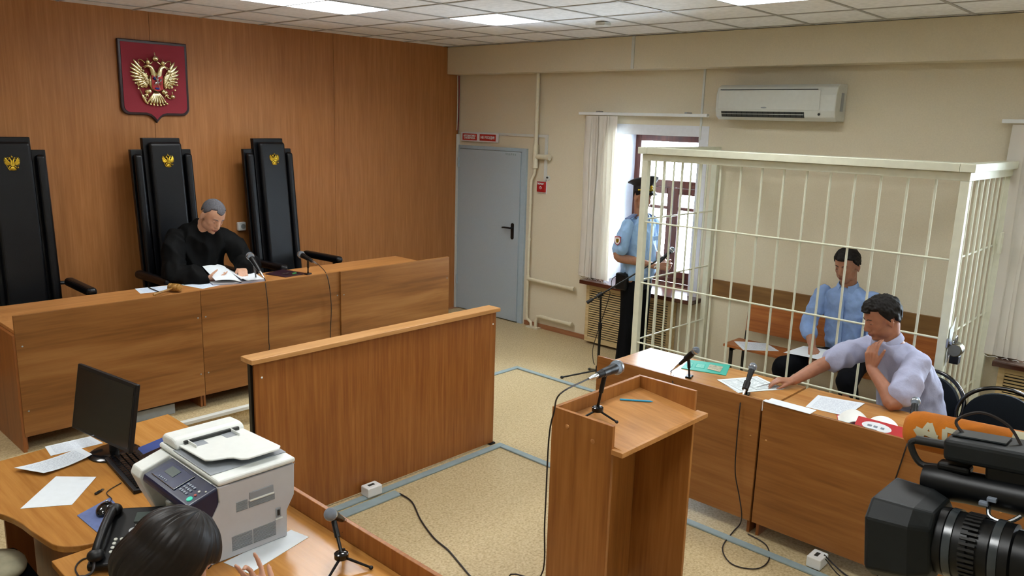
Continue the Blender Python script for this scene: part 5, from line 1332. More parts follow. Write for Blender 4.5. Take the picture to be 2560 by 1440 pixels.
sheet('paper_sheet', [P1, P1 + V(.19, .04, 0), P1 + V(.27, -.20, 0), P1 + V(.06, -.26, 0)], 'white sheet between the gavel and the judge\'s right hand', 'handwritten_paper')
p = MB().cyl(at(372, 719, z=JZ + .007), at(398, 730, z=JZ + .007), .0045, seg=8); tag(p.build('ballpoint_pen', 'pen_black', smooth=True), 'black pen lying on the white sheet left of the gavel', 'pen')
t = thing('gavel', (2.77, 6.28, JZ), 'wooden gavel lying on the papers on the judge bench', 'gavel')
hd_ = at(437, 719, z=JZ + .036); ax_ = V(.45, -.75, .0).normalized()
MB().lathe(hd_ - ax_ * .052, ax_, [(0, .024), (.006, .031), (.02, .033), (.028, .028), (.034, .033), (.07, .033), (.076, .028), (.084, .033), (.098, .031), (.104, .024)], 24).build('head', 'gavel_wood', t, smooth=True)
hx = (at(360, 745, z=JZ + .014) - hd_).normalized(); MB().lathe(hd_, hx, [(.02, .008), (.05, .007), (.07, .011), (.09, .008), (.16, .009), (.21, .012), (.225, .008)], 14).build('handle', 'gavel_wood', t, smooth=True)
# open case file: left leaf lifted by the hand, right block of pages curling to the spine
t = thing('open_file', (3.25, 6.15, JZ), 'thick open file of white pages in front of the judge', 'file')
def leafgrid(org, u, v, hf, n=14, th=.003):
    org, u, v = Vector(org), Vector(u), Vector(v); m = MB(); vs = []
    for lay in (0, 1):
        for j in range(n + 1):
            for i in range(n + 1): a, b = i / n, j / n; vs.append(org + u * a + v * b + V(0, 0, hf(a, b) + th * lay))
    K = (n + 1) ** 2; fs = []
    for j in range(n):
        for i in range(n):
            a = j * (n + 1) + i; fs += [(a, a + n + 1, a + n + 2, a + 1), (K + a, K + a + 1, K + a + n + 2, K + a + n + 1)]
    rim = [i for i in range(n + 1)] + [j * (n + 1) + n for j in range(1, n + 1)] + [n * (n + 1) + i for i in range(n - 1, -1, -1)] + [j * (n + 1) for j in range(n - 1, 0, -1)]
    for a, b in zip(rim, rim[1:] + rim[:1]): fs.append((a, b, K + b, K + a))
    return m.add(vs, fs)
o_ = at(604, 710, z=JZ); U1 = at(662, 703, z=JZ) - o_; V1 = at(563, 683, z=JZ) - o_; UL = at(532, 714, z=JZ) - o_
leafgrid(o_, U1, V1, lambda a, b: 0, th=.018).build('page_block', 'paper_edge', t)
leafgrid(o_ + V(.0, .0, .0185), U1 * .98, V1 * .98, lambda a, b: .022 * math.exp(-((a - .05) / .12) ** 2) + .004 * (1 - a), th=.003).build('right_pages', 'paper', t, smooth=True)
leafgrid(o_, UL, V1, lambda a, b: 0, th=.010).build('page_block', 'paper_edge', t)
leafgrid(o_ + V(0, 0, .020), UL * .9 + V(0, 0, .02), V1 * .9 + V(-.02, 0, .055), lambda a, b: .012 * math.sin(a * math.pi) + .02 * a * b, th=.0016).build('lifted_page', 'paper', t, smooth=True)
leafgrid(o_ + V(0, 0, .0105), UL * .98, V1 * .98, lambda a, b: .01 * math.exp(-((a) / .15) ** 2), th=.002).build('left_pages', 'paper', t, smooth=True)
t = thing('leather_folder', (3.77, 6.12, JZ), 'dark maroon folder on the judge bench between the two microphones', 'folder')
q = [at(660, 690, z=JZ), at(712, 672, z=JZ), at(770, 683, z=JZ), at(720, 700, z=JZ)]
q = [at(663, 686, z=JZ), at(706, 675, z=JZ), at(768, 685, z=JZ), at(714, 694, z=JZ)]; MB().plate(q, .008).build('cover', 'maroon_leather', t, bevel=.003)
t = thing('key_bunch', (3.77, 6.15, JZ + .009), 'small bunch of keys with a green tag on the dark maroon folder', 'keys')
for i in range(4):
    a = 2.2 + i * .5; c0 = at(722, 684, z=JZ + .012) + V(0, 0, .003 * i)
    kb = MB(); kb.lathe(c0 + V(math.cos(a), math.sin(a), 0) * .016, (0, 0, 1), [(0, .011), (.002, .011)], 12); kb.obox(c0 + V(math.cos(a), math.sin(a), 0) * .04 + V(0, 0, .001), (math.cos(a), math.sin(a), 0), (-math.sin(a), math.cos(a), 0), (0, 0, 1), .016, .0035, .001); kb.build('key', 'steel', t)
MB().obox(at(736, 683, z=JZ + .013), (1, .2, 0), (.3, 1, 0), (0, 0, 1), .024, .008, .004).build('key_tag', 'key_green', t, bevel=.002)

# right hand desks
DZ = .7822
sheet('booklet', [at(1722, 899, z=DZ + .004), at(1826, 912, z=DZ + .004), at(1815, 938, z=DZ + .004), at(1703, 920, z=DZ + .004)][::1], 'teal booklet with a small photograph on its cover on the right hand desk', 'teal_cover', th=.004, cat='booklet')
bk = bpy.data.objects['booklet']; bk.location.z = DZ
bl = Vector(bk.location)
pq = [at(1775, 911, z=DZ + .006), at(1808, 917, z=DZ + .006), at(1800, 930, z=DZ + .006), at(1768, 922, z=DZ + .006)]
sm = MB().plate([p - bl for p in pq], .0006); sm.build('cover_photo', 'photo_print', bk, world=False)
for (a, b, c_) in ((1742, 1765, 913), (1722, 1734, 909)):
    q = [at(a, c_ - 5, z=DZ + .0045), at(b, c_ - 2, z=DZ + .0045), at(b - 4, c_ + 9, z=DZ + .0045), at(a - 6, c_ + 5, z=DZ + .0045)]
    o = sheet('cover_lettering', q, None, 'cover_text', th=.0006, nu=2); o.location = Vector(o.location) - bl; o.parent = bk
for i in range(3):
    c_ = V(4.545, 2.175, DZ + .0014 * i); rz = -.62 + .05 * i
    q = [at(1793 - 2 * i, 949 + i, z=DZ), at(1890, 942, z=DZ), at(1956 + i, 974, z=DZ), at(1846, 983, z=DZ)]
    sheet('drawing_sheet', [p + V(.004 * i, -.003 * i, .0014 * i) for p in q], ['white sheet at the bottom of the drawing stack on the right hand desk', 'middle sheet of the drawing stack on the right hand desk', 'printed drawing in a ruled frame, uppermost of its stack, under the pen'][i], 'drawing_paper' if i == 2 else 'paper', cat='paper', group='sheets of the drawing stack')
sheet('paper_sheet', [at(2045, 988, z=DZ), at(2162, 1010, z=DZ), at(2115, 1042, z=DZ), at(2014, 1017, z=DZ)], 'white printed sheet lying before the man in the lavender shirt', curl=lambda u, v: .004 * u * u)
# white sheets over the front panel edge
t = thing('draped_paper', (4.17, 1.75, .85), 'long white paper folded over the front edge of the second desk', 'paper')
MB().box(4.150, 4.235, 1.60, 1.862, .8485, .8505).build('top_sheet', 'paper', t)
MB().box(4.1535, 4.180, 1.876, 1.8785, .79, .8505).build('hanging_edge', 'paper', t)
MB().box(4.154, 4.19, 1.862, 1.878, .8485, .8505).build('fold', 'paper', t)
t = thing('plastic_sleeve', (4.19, 1.5, .85), 'clear plastic sleeve with papers along the edge of the second desk', 'document sleeve')
sheet_q = [(4.165, 1.615, .8492), (4.33, 1.60, .79), (4.34, 1.25, .786), (4.18, 1.26, .8492)]
MB().plate(sheet_q, .0012).build('sleeve', 'plastic_sleeve', t); MB().plate([(4.235, 1.56, .822), (4.345, 1.55, .785), (4.35, 1.30, .785), (4.24, 1.30, .822)], .001).build('enclosed_sheet', 'paper', t)
# open book standing behind the panel
t = thing('open_book', (4.33, 1.30, DZ), 'open white paged book lying behind the front panel of the second desk', 'book')
bo = V(4.265, 1.305, DZ); bu = V(.20, .09, 0); bv = V(-.03, .16, 0)
leafgrid(bo, bu * .9, bv, lambda a, b: .055 * math.sin(min(1, b * 1.05) * math.pi) ** .7 + .004 * (1 - b), th=.004, n=18).build('left_pages', 'printed_paper' if False else 'paper_warm', t, smooth=True)
leafgrid(bo, bu * .9, -bv, lambda a, b: .050 * math.sin(min(1, b * 1.05) * math.pi) ** .6 + .004 * (1 - b), th=.004, n=18).build('right_pages', 'paper_warm', t, smooth=True)
leafgrid(bo - bv * 1.02, bu, bv * 2.04, lambda a, b: 0, th=.0035, n=2).build('cover', 'red_cover', t)
# red booklet with a white oval leaning on the panel edge
t = thing('red_booklet', (4.19, 1.2, .80), 'red booklet with a white oval label leaning on the desk front panel', 'booklet')
r0, r1 = V(4.182, 1.375, .832), V(4.182, 1.06, .832); ru = V(.06, 0, .045)
rn = (r1 - r0).cross(ru).normalized(); rn = rn if rn.z > 0 else -rn
MB().add([r0, r1, r1 + ru, r0 + ru, r0 + rn * .004, r1 + rn * .004, r1 + ru + rn * .004, r0 + ru + rn * .004], [(0, 3, 2, 1), (4, 5, 6, 7), (0, 1, 5, 4), (1, 2, 6, 5), (2, 3, 7, 6), (3, 0, 4, 7)]).build('cover', 'red_cover', t)
ov = MB(); cc = r0 * .66 + r1 * .34 + ru * .45 + rn * .0042; ov.prism([(.075 * math.cos(a), .028 * math.sin(a)) for a in [2 * math.pi * i / 28 for i in range(28)]], cc, (r1 - r0).normalized(), ru.normalized(), rn, .0008); ov.build('oval_label', 'paper', t)
for (u, w_) in ((-.035, .022), (-.005, .02), (.03, .018)):
    MB().obox(cc + (r1 - r0).normalized() * u + rn * .0012, (r1 - r0), ru, rn, w_ * .5, .006, .0003).build('printed_word', 'button_grey', t)
sheet('paper_sheet', [at(2508, 1090, z=DZ), at(2556, 1100, z=DZ), at(2541, 1131, z=DZ), at(2490, 1115, z=DZ)], 'white sheet at the far right end of the desks, above the video camera')
# in the dock
sheet('paper_sheet', [at(1835, 853, z=.4555), at(1916, 858, z=.4555), at(1948, 878, z=.4555), at(1858, 875, z=.4555)], 'white printed sheet lying on the bench seat inside the dock')
lap = V(6.05, 2.43, .60)
sheet('paper_sheet', [V(6.235, 2.52, .640), V(6.215, 2.22, .655), V(6.03, 2.235, .612), V(6.045, 2.60, .604)], 'white sheet held on the lap of the man in the dock', 'paper', curl=lambda u, v: .006 * math.sin(u * 3.1))

# ================================================================== CLERK DESKS
t = thing('clerk_desk', (1.2, 3.55, 0), 'wooden desk with a curved front edge at the lower left, under the monitor', 'desk')
def bez(p0, p1, p2, n=8): return [tuple((1 - s) ** 2 * np.array(p0) + 2 * s * (1 - s) * np.array(p1) + s * s * np.array(p2)) for s in [i / n for i in range(n + 1)]]
out = [(.20, 4.02), (1.74, 4.16), (1.74, 3.02)] + bez((1.02, 3.015), (.845, 3.03), (.835, 3.16)) + bez((.815, 3.30), (.80, 3.62), (.60, 3.70)) + [(.20, 3.74)]
MB().prism(out, (0, 0, .722), (1, 0, 0), (0, 1, 0), (0, 0, 1), .028).build('tabletop', 'clerk_top', t, bevel=.004)
MB().box(.88, 1.72, 3.95, 3.97, .08, .72).build('modesty_panel', 'bench_side', t)
for x in (.30, 1.70): MB().box(x, x + .02, 3.55, 3.94, 0, .72).build('side_panel', 'bench_side', t)
MB().box(.90, .92, 3.10, 3.60, 0, .72).build('side_panel', 'bench_side', t)
t = thing('clerk_desk', (1.2, 2.3, 0), 'wooden desk carrying the printer, with a raised rail along its right edge', 'desk')
MB().box(.80, 1.655, 1.10, 3.005, .722, .748).build('tabletop', 'clerk_top', t, bevel=.003)
MB().box(1.657, 1.676, 1.08, 3.008, .09, .828).build('front_panel', 'barrier_wood', t, bevel=.002)
for y in (1.14, 2.96): MB().box(.84, 1.64, y, y + .02, 0, .72).build('side_panel', 'bench_side', t)
# monitor
t = thing('monitor', (1.29, 3.86, .75), 'black computer monitor turned sideways on the desk at the left', 'monitor')
tl_ = at(205, 906, x=1.19); 
ca = V(1.165, 3.665, 1.10); cb = V(1.37, 3.62, 1.10)
_y, _t = -1.421, .177; xa = V(math.cos(_y), math.sin(_y), 0); nz_ = (V(math.sin(_y), -math.cos(_y), 0) * math.cos(_t) + V(0, 0, math.sin(_t))).normalized(); up_ = nz_.cross(xa).normalized(); up_ = up_ if up_.z > 0 else -up_; xa = up_.cross(nz_).normalized()
ctr = V(1.302, 3.816, .994)
MB().obox(ctr, xa, up_, nz_, .255, .16, .011).build('bezel', 'black_plastic', t, bevel=.005)
MB().obox(ctr + nz_ * .0112, xa, up_, nz_, .241, .143, .001).build('screen', 'screen_dark', t)
MB().obox(ctr - nz_ * .025, xa, up_, nz_, .16, .10, .016).build('back_shell', 'black_plastic', t, bevel=.01)
nb = V(ctr.x, ctr.y, .75) - V(nz_.x, nz_.y, 0) * .03
MB().tube([ctr - nz_ * .04 - up_ * .05, V(nb.x, nb.y, .90), V(nb.x, nb.y, .765)], .022, seg=10, smooth=False).build('neck', 'black_plastic', t, smooth=True)
MB().lathe(V(nb.x, nb.y, .7505), (0, 0, 1), [(0, .115), (.006, .115), (.014, .10), (.018, .03)], 36).build('foot', 'black_gloss', t, smooth=True)
MB().ell(ctr - up_ * .149 + nz_ * .0115 - xa * .05, (.012, .003, .003)).build('badge', 'button_grey', t)
# papers at the left
KZ = .7505
sheet('paper_sheet', [at(112, 1117, z=KZ), at(226, 1091, z=KZ), at(258, 1108, z=KZ), at(127, 1140, z=KZ)], 'white sheet at the far edge of the left desk, partly under the monitor')
def curlf(u, v): return .018 * (abs(u - .5) * 2) ** 2
sheet('paper_sheet', [at(200, 1126, z=KZ + .004), at(231, 1143, z=KZ + .004), at(110, 1190, z=KZ + .004), at(36, 1177, z=KZ + .004)], 'curled printed sheet lying in front of the monitor base on the left desk', 'printed_paper', curl=lambda u, v: .004 + .02 * (v - .5) ** 2 * 4 * .5)
sheet('paper_sheet', [at(140, 1193, z=KZ), at(241, 1194, z=KZ), at(180, 1262, z=KZ), at(51, 1272, z=KZ)], 'blank white sheet nearest the curved edge of the left desk', 'paper', curl=lambda u, v: .003 * v)
t = thing('mouse_pad', (1.05, 3.28, KZ), 'blue printed mouse pad at the corner of the left desk', 'mouse pad')
MB().plate([at(193, 1290, z=KZ), at(275, 1245, z=KZ), at(318, 1290, z=KZ), at(243, 1332, z=KZ)], .003).build('pad', 'pad_blue', t)
mc = at(262, 1272, z=.765)
t = thing('computer_mouse', (mc.x, mc.y, KZ), 'glossy black computer mouse on the blue pad', 'computer mouse')
b = MB().ell((mc.x, mc.y, .763), (.056, .033, .022), Matrix.Rotation(1.0, 3, 'Z')); b.v = [(x, y, max(z, .7542)) for x, y, z in b.v]; b.build('shell', 'black_gloss', t, smooth=True)
MB().ell((mc.x + .02, mc.y + .028, .783), (.007, .004, .004)).build('wheel', 'steel', t, smooth=True)
c = MB(); c.tube([V(mc.x + .028, mc.y + .045, .762), V(mc.x + .06, mc.y + .09, .756), V(mc.x + .07, mc.y + .17, .754), V(mc.x + .15, mc.y + .22, .754)], .002, seg=6); c.build('cord', 'cord_black', t, smooth=True)
t = thing('usb_dongle', at(245, 1231, z=KZ), 'tiny black plug lying on the left desk beside the blank sheet', 'plug')
q = at(245, 1231, z=KZ + .005); MB().obox(q, (1, .6, 0), (-.6, 1, 0), (0, 0, 1), .016, .006, .004).build('body', 'black_plastic', t, bevel=.002); MB().obox(q + V(.022, .013, 0), (1, .6, 0), (-.6, 1, 0), (0, 0, 1), .007, .005, .002).build('contact', 'steel', t)
# keyboard
t = thing('keyboard', (1.3, 3.4, KZ), 'black computer keyboard between the monitor and the printer', 'keyboard')
k0 = at(258, 1150, z=KZ); k1 = at(392, 1302, z=KZ); kd = (k1 - k0); kd.z = 0; kl = kd.length; kd = kd.normalized(); kn_ = V(kd.y, -kd.x, 0) * -1
kn_ = kn_ if kn_.x > 0 else -kn_; kc = k0 + kd * .235 + kn_ * .078; kl = .44
MB().obox(V(kc.x, kc.y, KZ + .009), kd, kn_, (0, 0, 1), kl / 2, .078, .009).build('case', 'black_plastic', t, bevel=.004)
kk = MB()
for r_ in range(5):
    for c_ in range(16):
        kk.obox(V(kc.x, kc.y, KZ + .021) + kd * (-kl / 2 + .028 + c_ * .0257) + kn_ * (-.05 + r_ * .0245), kd, kn_, (0, 0, 1), .0105, .0095, .004)
kk.build('keycaps', 'black_gloss', t, bevel=.0015, seg=1)
# blue folder with a phone on it
t = thing('blue_folder', (1.5, 3.55, KZ), 'blue folder lying behind the keyboard and printer', 'folder')
fq = [V(1.325, 3.75, KZ + .0), V(1.66, 3.86, KZ + .0), V(1.72, 3.62, KZ), V(1.385, 3.50, KZ)]
MB().plate(fq, .012).build('cover', 'blue_cover', t, bevel=.002)
t = thing('tablet_computer', (1.5, 3.62, KZ + .012), 'dark tablet with a light edge on top of the blue folder', 'tablet')
ph = MB().plate([V(1.37, 3.655, KZ + .013), V(1.60, 3.735, KZ + .013), V(1.635, 3.64, KZ + .013), V(1.405, 3.56, KZ + .013)], .009); ph.build('case', 'steel', t, bevel=.003)
MB().plate([V(1.378, 3.652, KZ + .0223), V(1.596, 3.728, KZ + .0223), V(1.627, 3.644, KZ + .0223), V(1.409, 3.568, KZ + .0223)], .0006).build('screen', 'black_gloss', t)

# ------------------------------------------------------------------ printer
t = thing('printer', (1.35, 2.8, .748), 'white multifunction printer with a navy control panel', 'printer')
X0, X1, Y0, Y1, Z0 = 1.10, 1.51, 2.57, 2.96, .7505
side = [(X0 + .11, Z0), (X1 - .012, Z0), (X1 - .01, .88), (X1 + .035, .94), (X1 + .04, 1.035), (X1 + .028, 1.05), (X0 + .085, 1.05), (X0 + .075, .98), (X0 + .03, .90), (X0 + .09, .86)]
side = [(1.15, Z0), (1.505, Z0), (1.508, .86), (1.545, .915), (1.55, 1.045), (1.20, 1.045), (1.205, .985), (1.15, .90), (1.15, .86)]
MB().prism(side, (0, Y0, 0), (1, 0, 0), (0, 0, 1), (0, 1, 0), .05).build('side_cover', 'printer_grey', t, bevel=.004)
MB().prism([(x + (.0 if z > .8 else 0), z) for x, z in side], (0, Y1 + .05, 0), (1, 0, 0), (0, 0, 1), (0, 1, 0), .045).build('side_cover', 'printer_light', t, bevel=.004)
MB().box(1.17, 1.50, Y0 + .05, Y1 + .05, Z0, .86).build('lower_body', 'printer_light', t, bevel=.004)
MB().box(1.27, 1.54, Y0 + .05, Y1 + .05, .86, 1.02).build('upper_body', 'printer_light', t, bevel=.002)
MB().box(1.20, 1.545, Y0 + .05, Y1 + .05, 1.02, 1.045).build('top_frame', 'printer_light', t, bevel=.002)
# control panel: navy wedge jutting out to the user, left fin white
cp_ = [(1.205, 1.045), (1.075, 1.008), (1.068, .985), (1.155, .905), (1.205, .93)]
MB().prism(cp_, (0, Y0 + .004, 0), (1, 0, 0), (0, 0, 1), (0, 1, 0), .37).build('control_console', 'printer_navy', t, bevel=.008, seg=3)
MB().prism([(1.205, 1.05), (1.078, 1.013), (1.064, .985), (1.10, .90), (1.15, .80), (1.17, Z0), (1.205, Z0)], (0, Y1 + .005, 0), (1, 0, 0), (0, 0, 1), (0, 1, 0), .085).build('left_fin', 'printer_light', t, bevel=.008, seg=3)
pd = V(.1298, 0, .037).normalized(); pn_ = V(-pd.z, 0, pd.x)
def pp(y, s, h=.0): return V(1.075, y, 1.008) + pd * s + pn_ * h
MB().obox(pp(2.815, .068, .0015), (0, 1, 0), pd, pn_, .095, .046, .0015).build('display_bezel', 'printer_panel', t, bevel=.001)
MB().obox(pp(2.835, .078, .0035), (0, 1, 0), pd, pn_, .036, .020, .0008).build('display', 'lcd', t)
for (a, b) in (((2.72, .022), (2.91, .022)), ((2.72, .022), (2.72, .114))): MB().cyl(pp(a[0], a[1], .003), pp(b[0], b[1], .003), .0012, seg=6).build('trim_line', 'silver', t)
for i in range(5):
    MB().obox(pp(2.86 - .014 * i, .033, .004), (0, 1, 0), pd, pn_, .004, .0035, .0012).build('key', 'button_grey', t)
for r_ in range(3):
    for c_ in range(4): MB().obox(pp(2.70 - .016 * c_, .04 + .018 * r_, .0015), (0, 1, 0), pd, pn_, .0052, .0048, .0014).build('key', 'button_grey', t)
for (y, s, r_, mt) in ((2.61, .03, .013, 'button_green'), (2.61, .055, .006, 'button_red'), (2.615, .075, .006, 'button_pale'), (2.59, .09, .004, 'button_pale')):
    MB().lathe(pp(y, s, 0), pn_, [(0, r_), (.003, r_ * .9), (.004, r_ * .4)], 16).build('button', mt, t, smooth=True)
# scanner lid and document feeder
MB().box(1.20, 1.555, Y0 - .004, Y1 + .10, 1.05, 1.083).build('scanner_lid', 'printer_light', t, bevel=.010, seg=3)
MB().box(1.205, 1.55, Y0 + .06, Y1 - .02, 1.083, 1.088).build('output_tray', 'printer_shade', t, bevel=.002)
fd = [(Y1 - .04, 1.085), (Y1 + .09, 1.085), (Y1 + .095, 1.12), (Y1 + .075, 1.142), (Y1 + .0, 1.148), (Y1 - .02, 1.142), (Y1 - .035, 1.125)]
MB().prism(fd, (1.21, 0, 0), (0, 1, 0), (0, 0, 1), (1, 0, 0), .325).build('feeder_cover', 'printer_light', t, bevel=.012, seg=3)
MB().box(1.245, 1.50, Y1 - .048, Y1 - .036, 1.118, 1.136).build('feeder_slot', 'ac_dark', t)
def trz(y): return 1.112 + (Y1 - .04 - y) * .07
tp = MB(); ol = [(1.225, Y1 - .035), (1.525, Y1 - .035), (1.525, Y0 + .06), (1.50, Y0 + .035), (1.36, Y0 + .035), (1.335, Y0 + .05), (1.32, Y0 + .085), (1.30, Y0 + .10), (1.245, Y0 + .12), (1.225, Y0 + .14)]
vs = [(x, y, trz(y) - .008) for x, y in ol] + [(x, y, trz(y) + .004) for x, y in ol]; n_o = len(ol)
tp.add(vs, [tuple(range(n_o)), tuple(range(n_o, 2 * n_o))] + [(i, (i + 1) % n_o, n_o + (i + 1) % n_o, n_o + i) for i in range(n_o)]); tp.build('feeder_tray', 'printer_light', t, bevel=.004, seg=3)
for x in (1.265, 1.46):
    MB().box(x - .004 if x < 1.3 else x, x + .0 if x < 1.3 else x + .004, Y1 - .115, Y1 - .04, trz(Y1 - .08) + .002, trz(Y1 - .08) + .024).build('paper_guide', 'printer_light', t, bevel=.002)
    MB().box(x + (.0 if x < 1.3 else -.05), x + (.06 if x < 1.3 else .0), Y1 - .10, Y1 - .05, trz(Y1 - .07) + .004, trz(Y1 - .07) + .0065).build('guide_plate', 'printer_shade', t)
# vents, handle, switch on the side facing the camera
vy = Y0 - .0015
def vent(x0, x1, z0, z1, n):
    m = MB()
    for i in range(n): z = z0 + (z1 - z0) * i / n; m.box(x0, x1, vy - .001, vy + .002, z, z + (z1 - z0) / n * .45)
    m.build('vent', 'printer_shade', t)
vent(1.275, 1.325, .925, .965, 9); vent(1.33, 1.45, .925, .955, 7); vent(1.25, 1.34, .775, .835, 12); vent(1.345, 1.45, .775, .835, 12)
MB().box(1.335, 1.445, vy - .002, vy + .004, .957, .985).build('handle_recess', 'printer_shade', t, bevel=.002); MB().box(1.333, 1.447, vy - .005, vy + .002, .950, .957).build('handle_lip', 'printer_light', t, bevel=.002)
MB().box(1.452, 1.476, vy - .002, vy + .003, .845, .883).build('switch_well', 'printer_shade', t, bevel=.002); MB().box(1.458, 1.470, vy - .005, vy, .852, .876).build('power_switch', 'ac_dark', t, bevel=.002); MB().box(1.448, 1.482, vy - .003, vy + .002, .836, .842).build('switch_lip', 'printer_light', t)
MB().box(1.25, 1.552, vy - .0002, vy + .002, 1.0445, 1.047).build('seam', 'printer_shade', t)
MB().box(1.51, 1.55, Y0 + .12, Y0 + .17, .78, .83).build('plug', 'black_plastic', t, bevel=.005)
MB().box(1.10, 1.17, Y0 + .06, Y1 + .02, Z0 + .02, Z0 + .03).build('output_shelf', 'printer_navy', t, bevel=.004)
for _c in bpy.data.objects['printer'].children:
    _L = Vector(bpy.data.objects['printer'].location)
    for _v in _c.data.vertices:
        _w = _v.co + _L; _v.co = Vector((1.55 - (1.55 - _w.x) * .90, _w.y, _w.z if _w.z < 1.04 else 1.04 + (_w.z - 1.04) * .68)) - _L
sheet('paper_sheet', [V(1.24, 2.562, .7485), V(1.545, 2.60, .7485), V(1.565, 2.505, .7485), V(1.27, 2.43, .7485)], 'white sheet sticking out beneath the printer', 'paper')
# ------------------------------------------------------------------ desk telephone
t = thing('desk_phone', (.98, 2.80, .748), 'large black desk telephone with round keys beside the dark haired person', 'telephone')
pa, pb = at(300, 1255, z=.85), at(215, 1425, z=.80)
fx = V(pb.x - pa.x, pb.y - pa.y, 0).normalized(); sx_ = V(-fx.y, fx.x, 0); sx_ = sx_ if sx_.x > 0 else -sx_
pc = at(340, 1342, z=.81); L_, Wd = .15, .13
nrm = (V(0, 0, 1) - fx * -.28).normalized(); fxx = (fx - nrm * fx.dot(nrm)).normalized()
fxx = V(fx.x, fx.y, -.26).normalized(); nrm = sx_.cross(fxx); nrm = nrm if nrm.z > 0 else -nrm
MB().obox(pc, fxx, sx_, nrm, L_, Wd, .016).build('body', 'black_plastic', t, bevel=.010, seg=3)
MB().obox(V(pc.x, pc.y, .760) - fx * .06, fx, sx_, (0, 0, 1), .05, .09, .011).build('wedge_foot', 'black_plastic', t, bevel=.004)
hs = pc - sx_ * (Wd - .028) + nrm * .042; m = MB()
m.tube([hs - fxx * .125 - nrm * .012, hs - fxx * .09 + nrm * .004, hs + nrm * .012, hs + fxx * .09 + nrm * .004, hs + fxx * .125 - nrm * .012], .017, seg=12); m.ell(hs - fxx * .118 - nrm * .008, (.030, .030, .022)); m.ell(hs + fxx * .118 - nrm * .008, (.030, .030, .022)); m.build('handset', 'black_plastic', t, smooth=True)
MB().obox(pc - fxx * .085 + sx_ * .035 + nrm * .018, fxx, sx_, nrm, .026, .055, .004).build('display', 'lcd', t, bevel=.002)
MB().obox(pc - fxx * .045 + sx_ * .03 + nrm * .017, fxx, sx_, nrm, .003, .040, .0012).build('label_strip', 'button_pale', t)
MB().lathe(pc - fxx * .015 + sx_ * -.01 + nrm * .015, nrm, [(0, .017), (.005, .016), (.006, .004)], 20).build('navigation_key', 'steel', t, smooth=True)
for r_ in range(4):
    for c_ in range(3): MB().lathe(pc + fxx * (.025 + .021 * r_) + sx_ * (-.062 + .021 * c_) + nrm * .015, nrm, [(0, .0075), (.004, .0065), (.005, .002)], 12).build('key', 'button_pale', t, smooth=True)
for r_ in range(4):
    MB().obox(pc + fxx * (.02 + .022 * r_) + sx_ * .02 + nrm * .0165, fxx, sx_, nrm, .004, .009, .002).build('side_key', 'button_grey', t)
c = MB(); e0 = hs + fxx * .14 - nrm * .015
c.tube([e0, e0 + fx * .05 + V(0, 0, -.02), e0 + fx * .06 - sx_ * .09 + V(0, 0, -.035), V(.85, 2.80, .7535), V(.84, 2.66, .7535), V(.86, 2.56, .7535)], .0052, seg=8); c.build('handset_cord', 'cord_black', t, smooth=True)
c = MB(); c.tube([pc - sx_ * .10 + fxx * .04 - nrm * .012, V(.93, 2.92, .752), V(.88, 2.93, .752), V(.84, 2.88, .752), V(.83, 2.78, .752)], .003, seg=6); c.build('line_cord', 'cord_black', t, smooth=True)
t = thing('white_adapter', (.95, 2.97, .75), 'white plastic box lying at the joint of the two left desks', 'box')
MB().obox((1.005, 2.975, .768), V(.9, .45, 0), V(-.45, .9, 0), (0, 0, 1), .055, .026, .017).build('body', 'white_plastic', t, bevel=.008, seg=3)
t = thing('note_block', (1.08, 3.17, .754), 'small block of white notes beside the telephone on the blue pad', 'note block')
MB().obox(at(298, 1310, z=.775) , V(.5, .85, 0), V(-.85, .5, 0), (0, 0, 1), .035, .03, .02).build('block', 'paper', t, bevel=.002)

# ================================================================== OFFICE CHAIRS AT THE RIGHT
def iso_chair(t, rz=0):
    """visitor chair facing -x at the origin of t"""
    W1 = lambda m, n, mt, **k: m.build(n, mt, t, world=False, **k)
    rg = MB(); n = 40; pts = []
    for i in range(n + 1):
        a = 2 * math.pi * i / n; pts.append(V(.215 + .05 * math.sin(a) * 1.0, .235 * math.cos(a), .685 + .185 * math.sin(a)))
    rg.tube(pts, .0125, seg=10, smooth=False); W1(rg, 'back_ring', 'black_gloss', smooth=True)
    bk = MB(); rings = []
    for d, s in ((-.018, .86), (-.012, .97), (.012, .97), (.018, .86)):
        rings.append([V(.215 + .05 * math.sin(a) * s + d, .205 * math.cos(a) * s, .678 + .162 * math.sin(a) * s) for a in [2 * math.pi * i / 36 for i in range(36)]])
    bk.loft(rings); W1(bk, 'backrest', 'chair_fabric', smooth=True)
    st = MB(); rings = []
    for z, s in ((.425, .92), (.435, 1.0), (.46, 1.0), (.478, .9), (.482, .6)):
        rings.append([V(-.02 + .225 * math.copysign(abs(math.cos(a)) ** .7, math.cos(a)) * s, .225 * math.copysign(abs(math.sin(a)) ** .7, math.sin(a)) * s, z) for a in [2 * math.pi * i / 36 for i in range(36)]])
    st.loft(rings); W1(st, 'seat', 'chair_fabric', smooth=True)
    for sy in (-1, 1):
        W1(MB().tube([V(.20, sy * .225, .62), V(.19, sy * .235, .45), V(.20, sy * .24, .30), V(.24, sy * .25, .013)], .012, seg=8), 'rear_leg', 'black_gloss', smooth=True)
        W1(MB().tube([V(.19, sy * .235, .43), V(-.18, sy * .225, .425), V(-.215, sy * .235, .36), V(-.235, sy * .245, .013)], .012, seg=8), 'front_leg', 'black_gloss', smooth=True)
    W1(MB().cyl((-.1, -.22, .415), (-.1, .22, .415), .011), 'cross_rail', 'black_gloss', smooth=True)
    return t
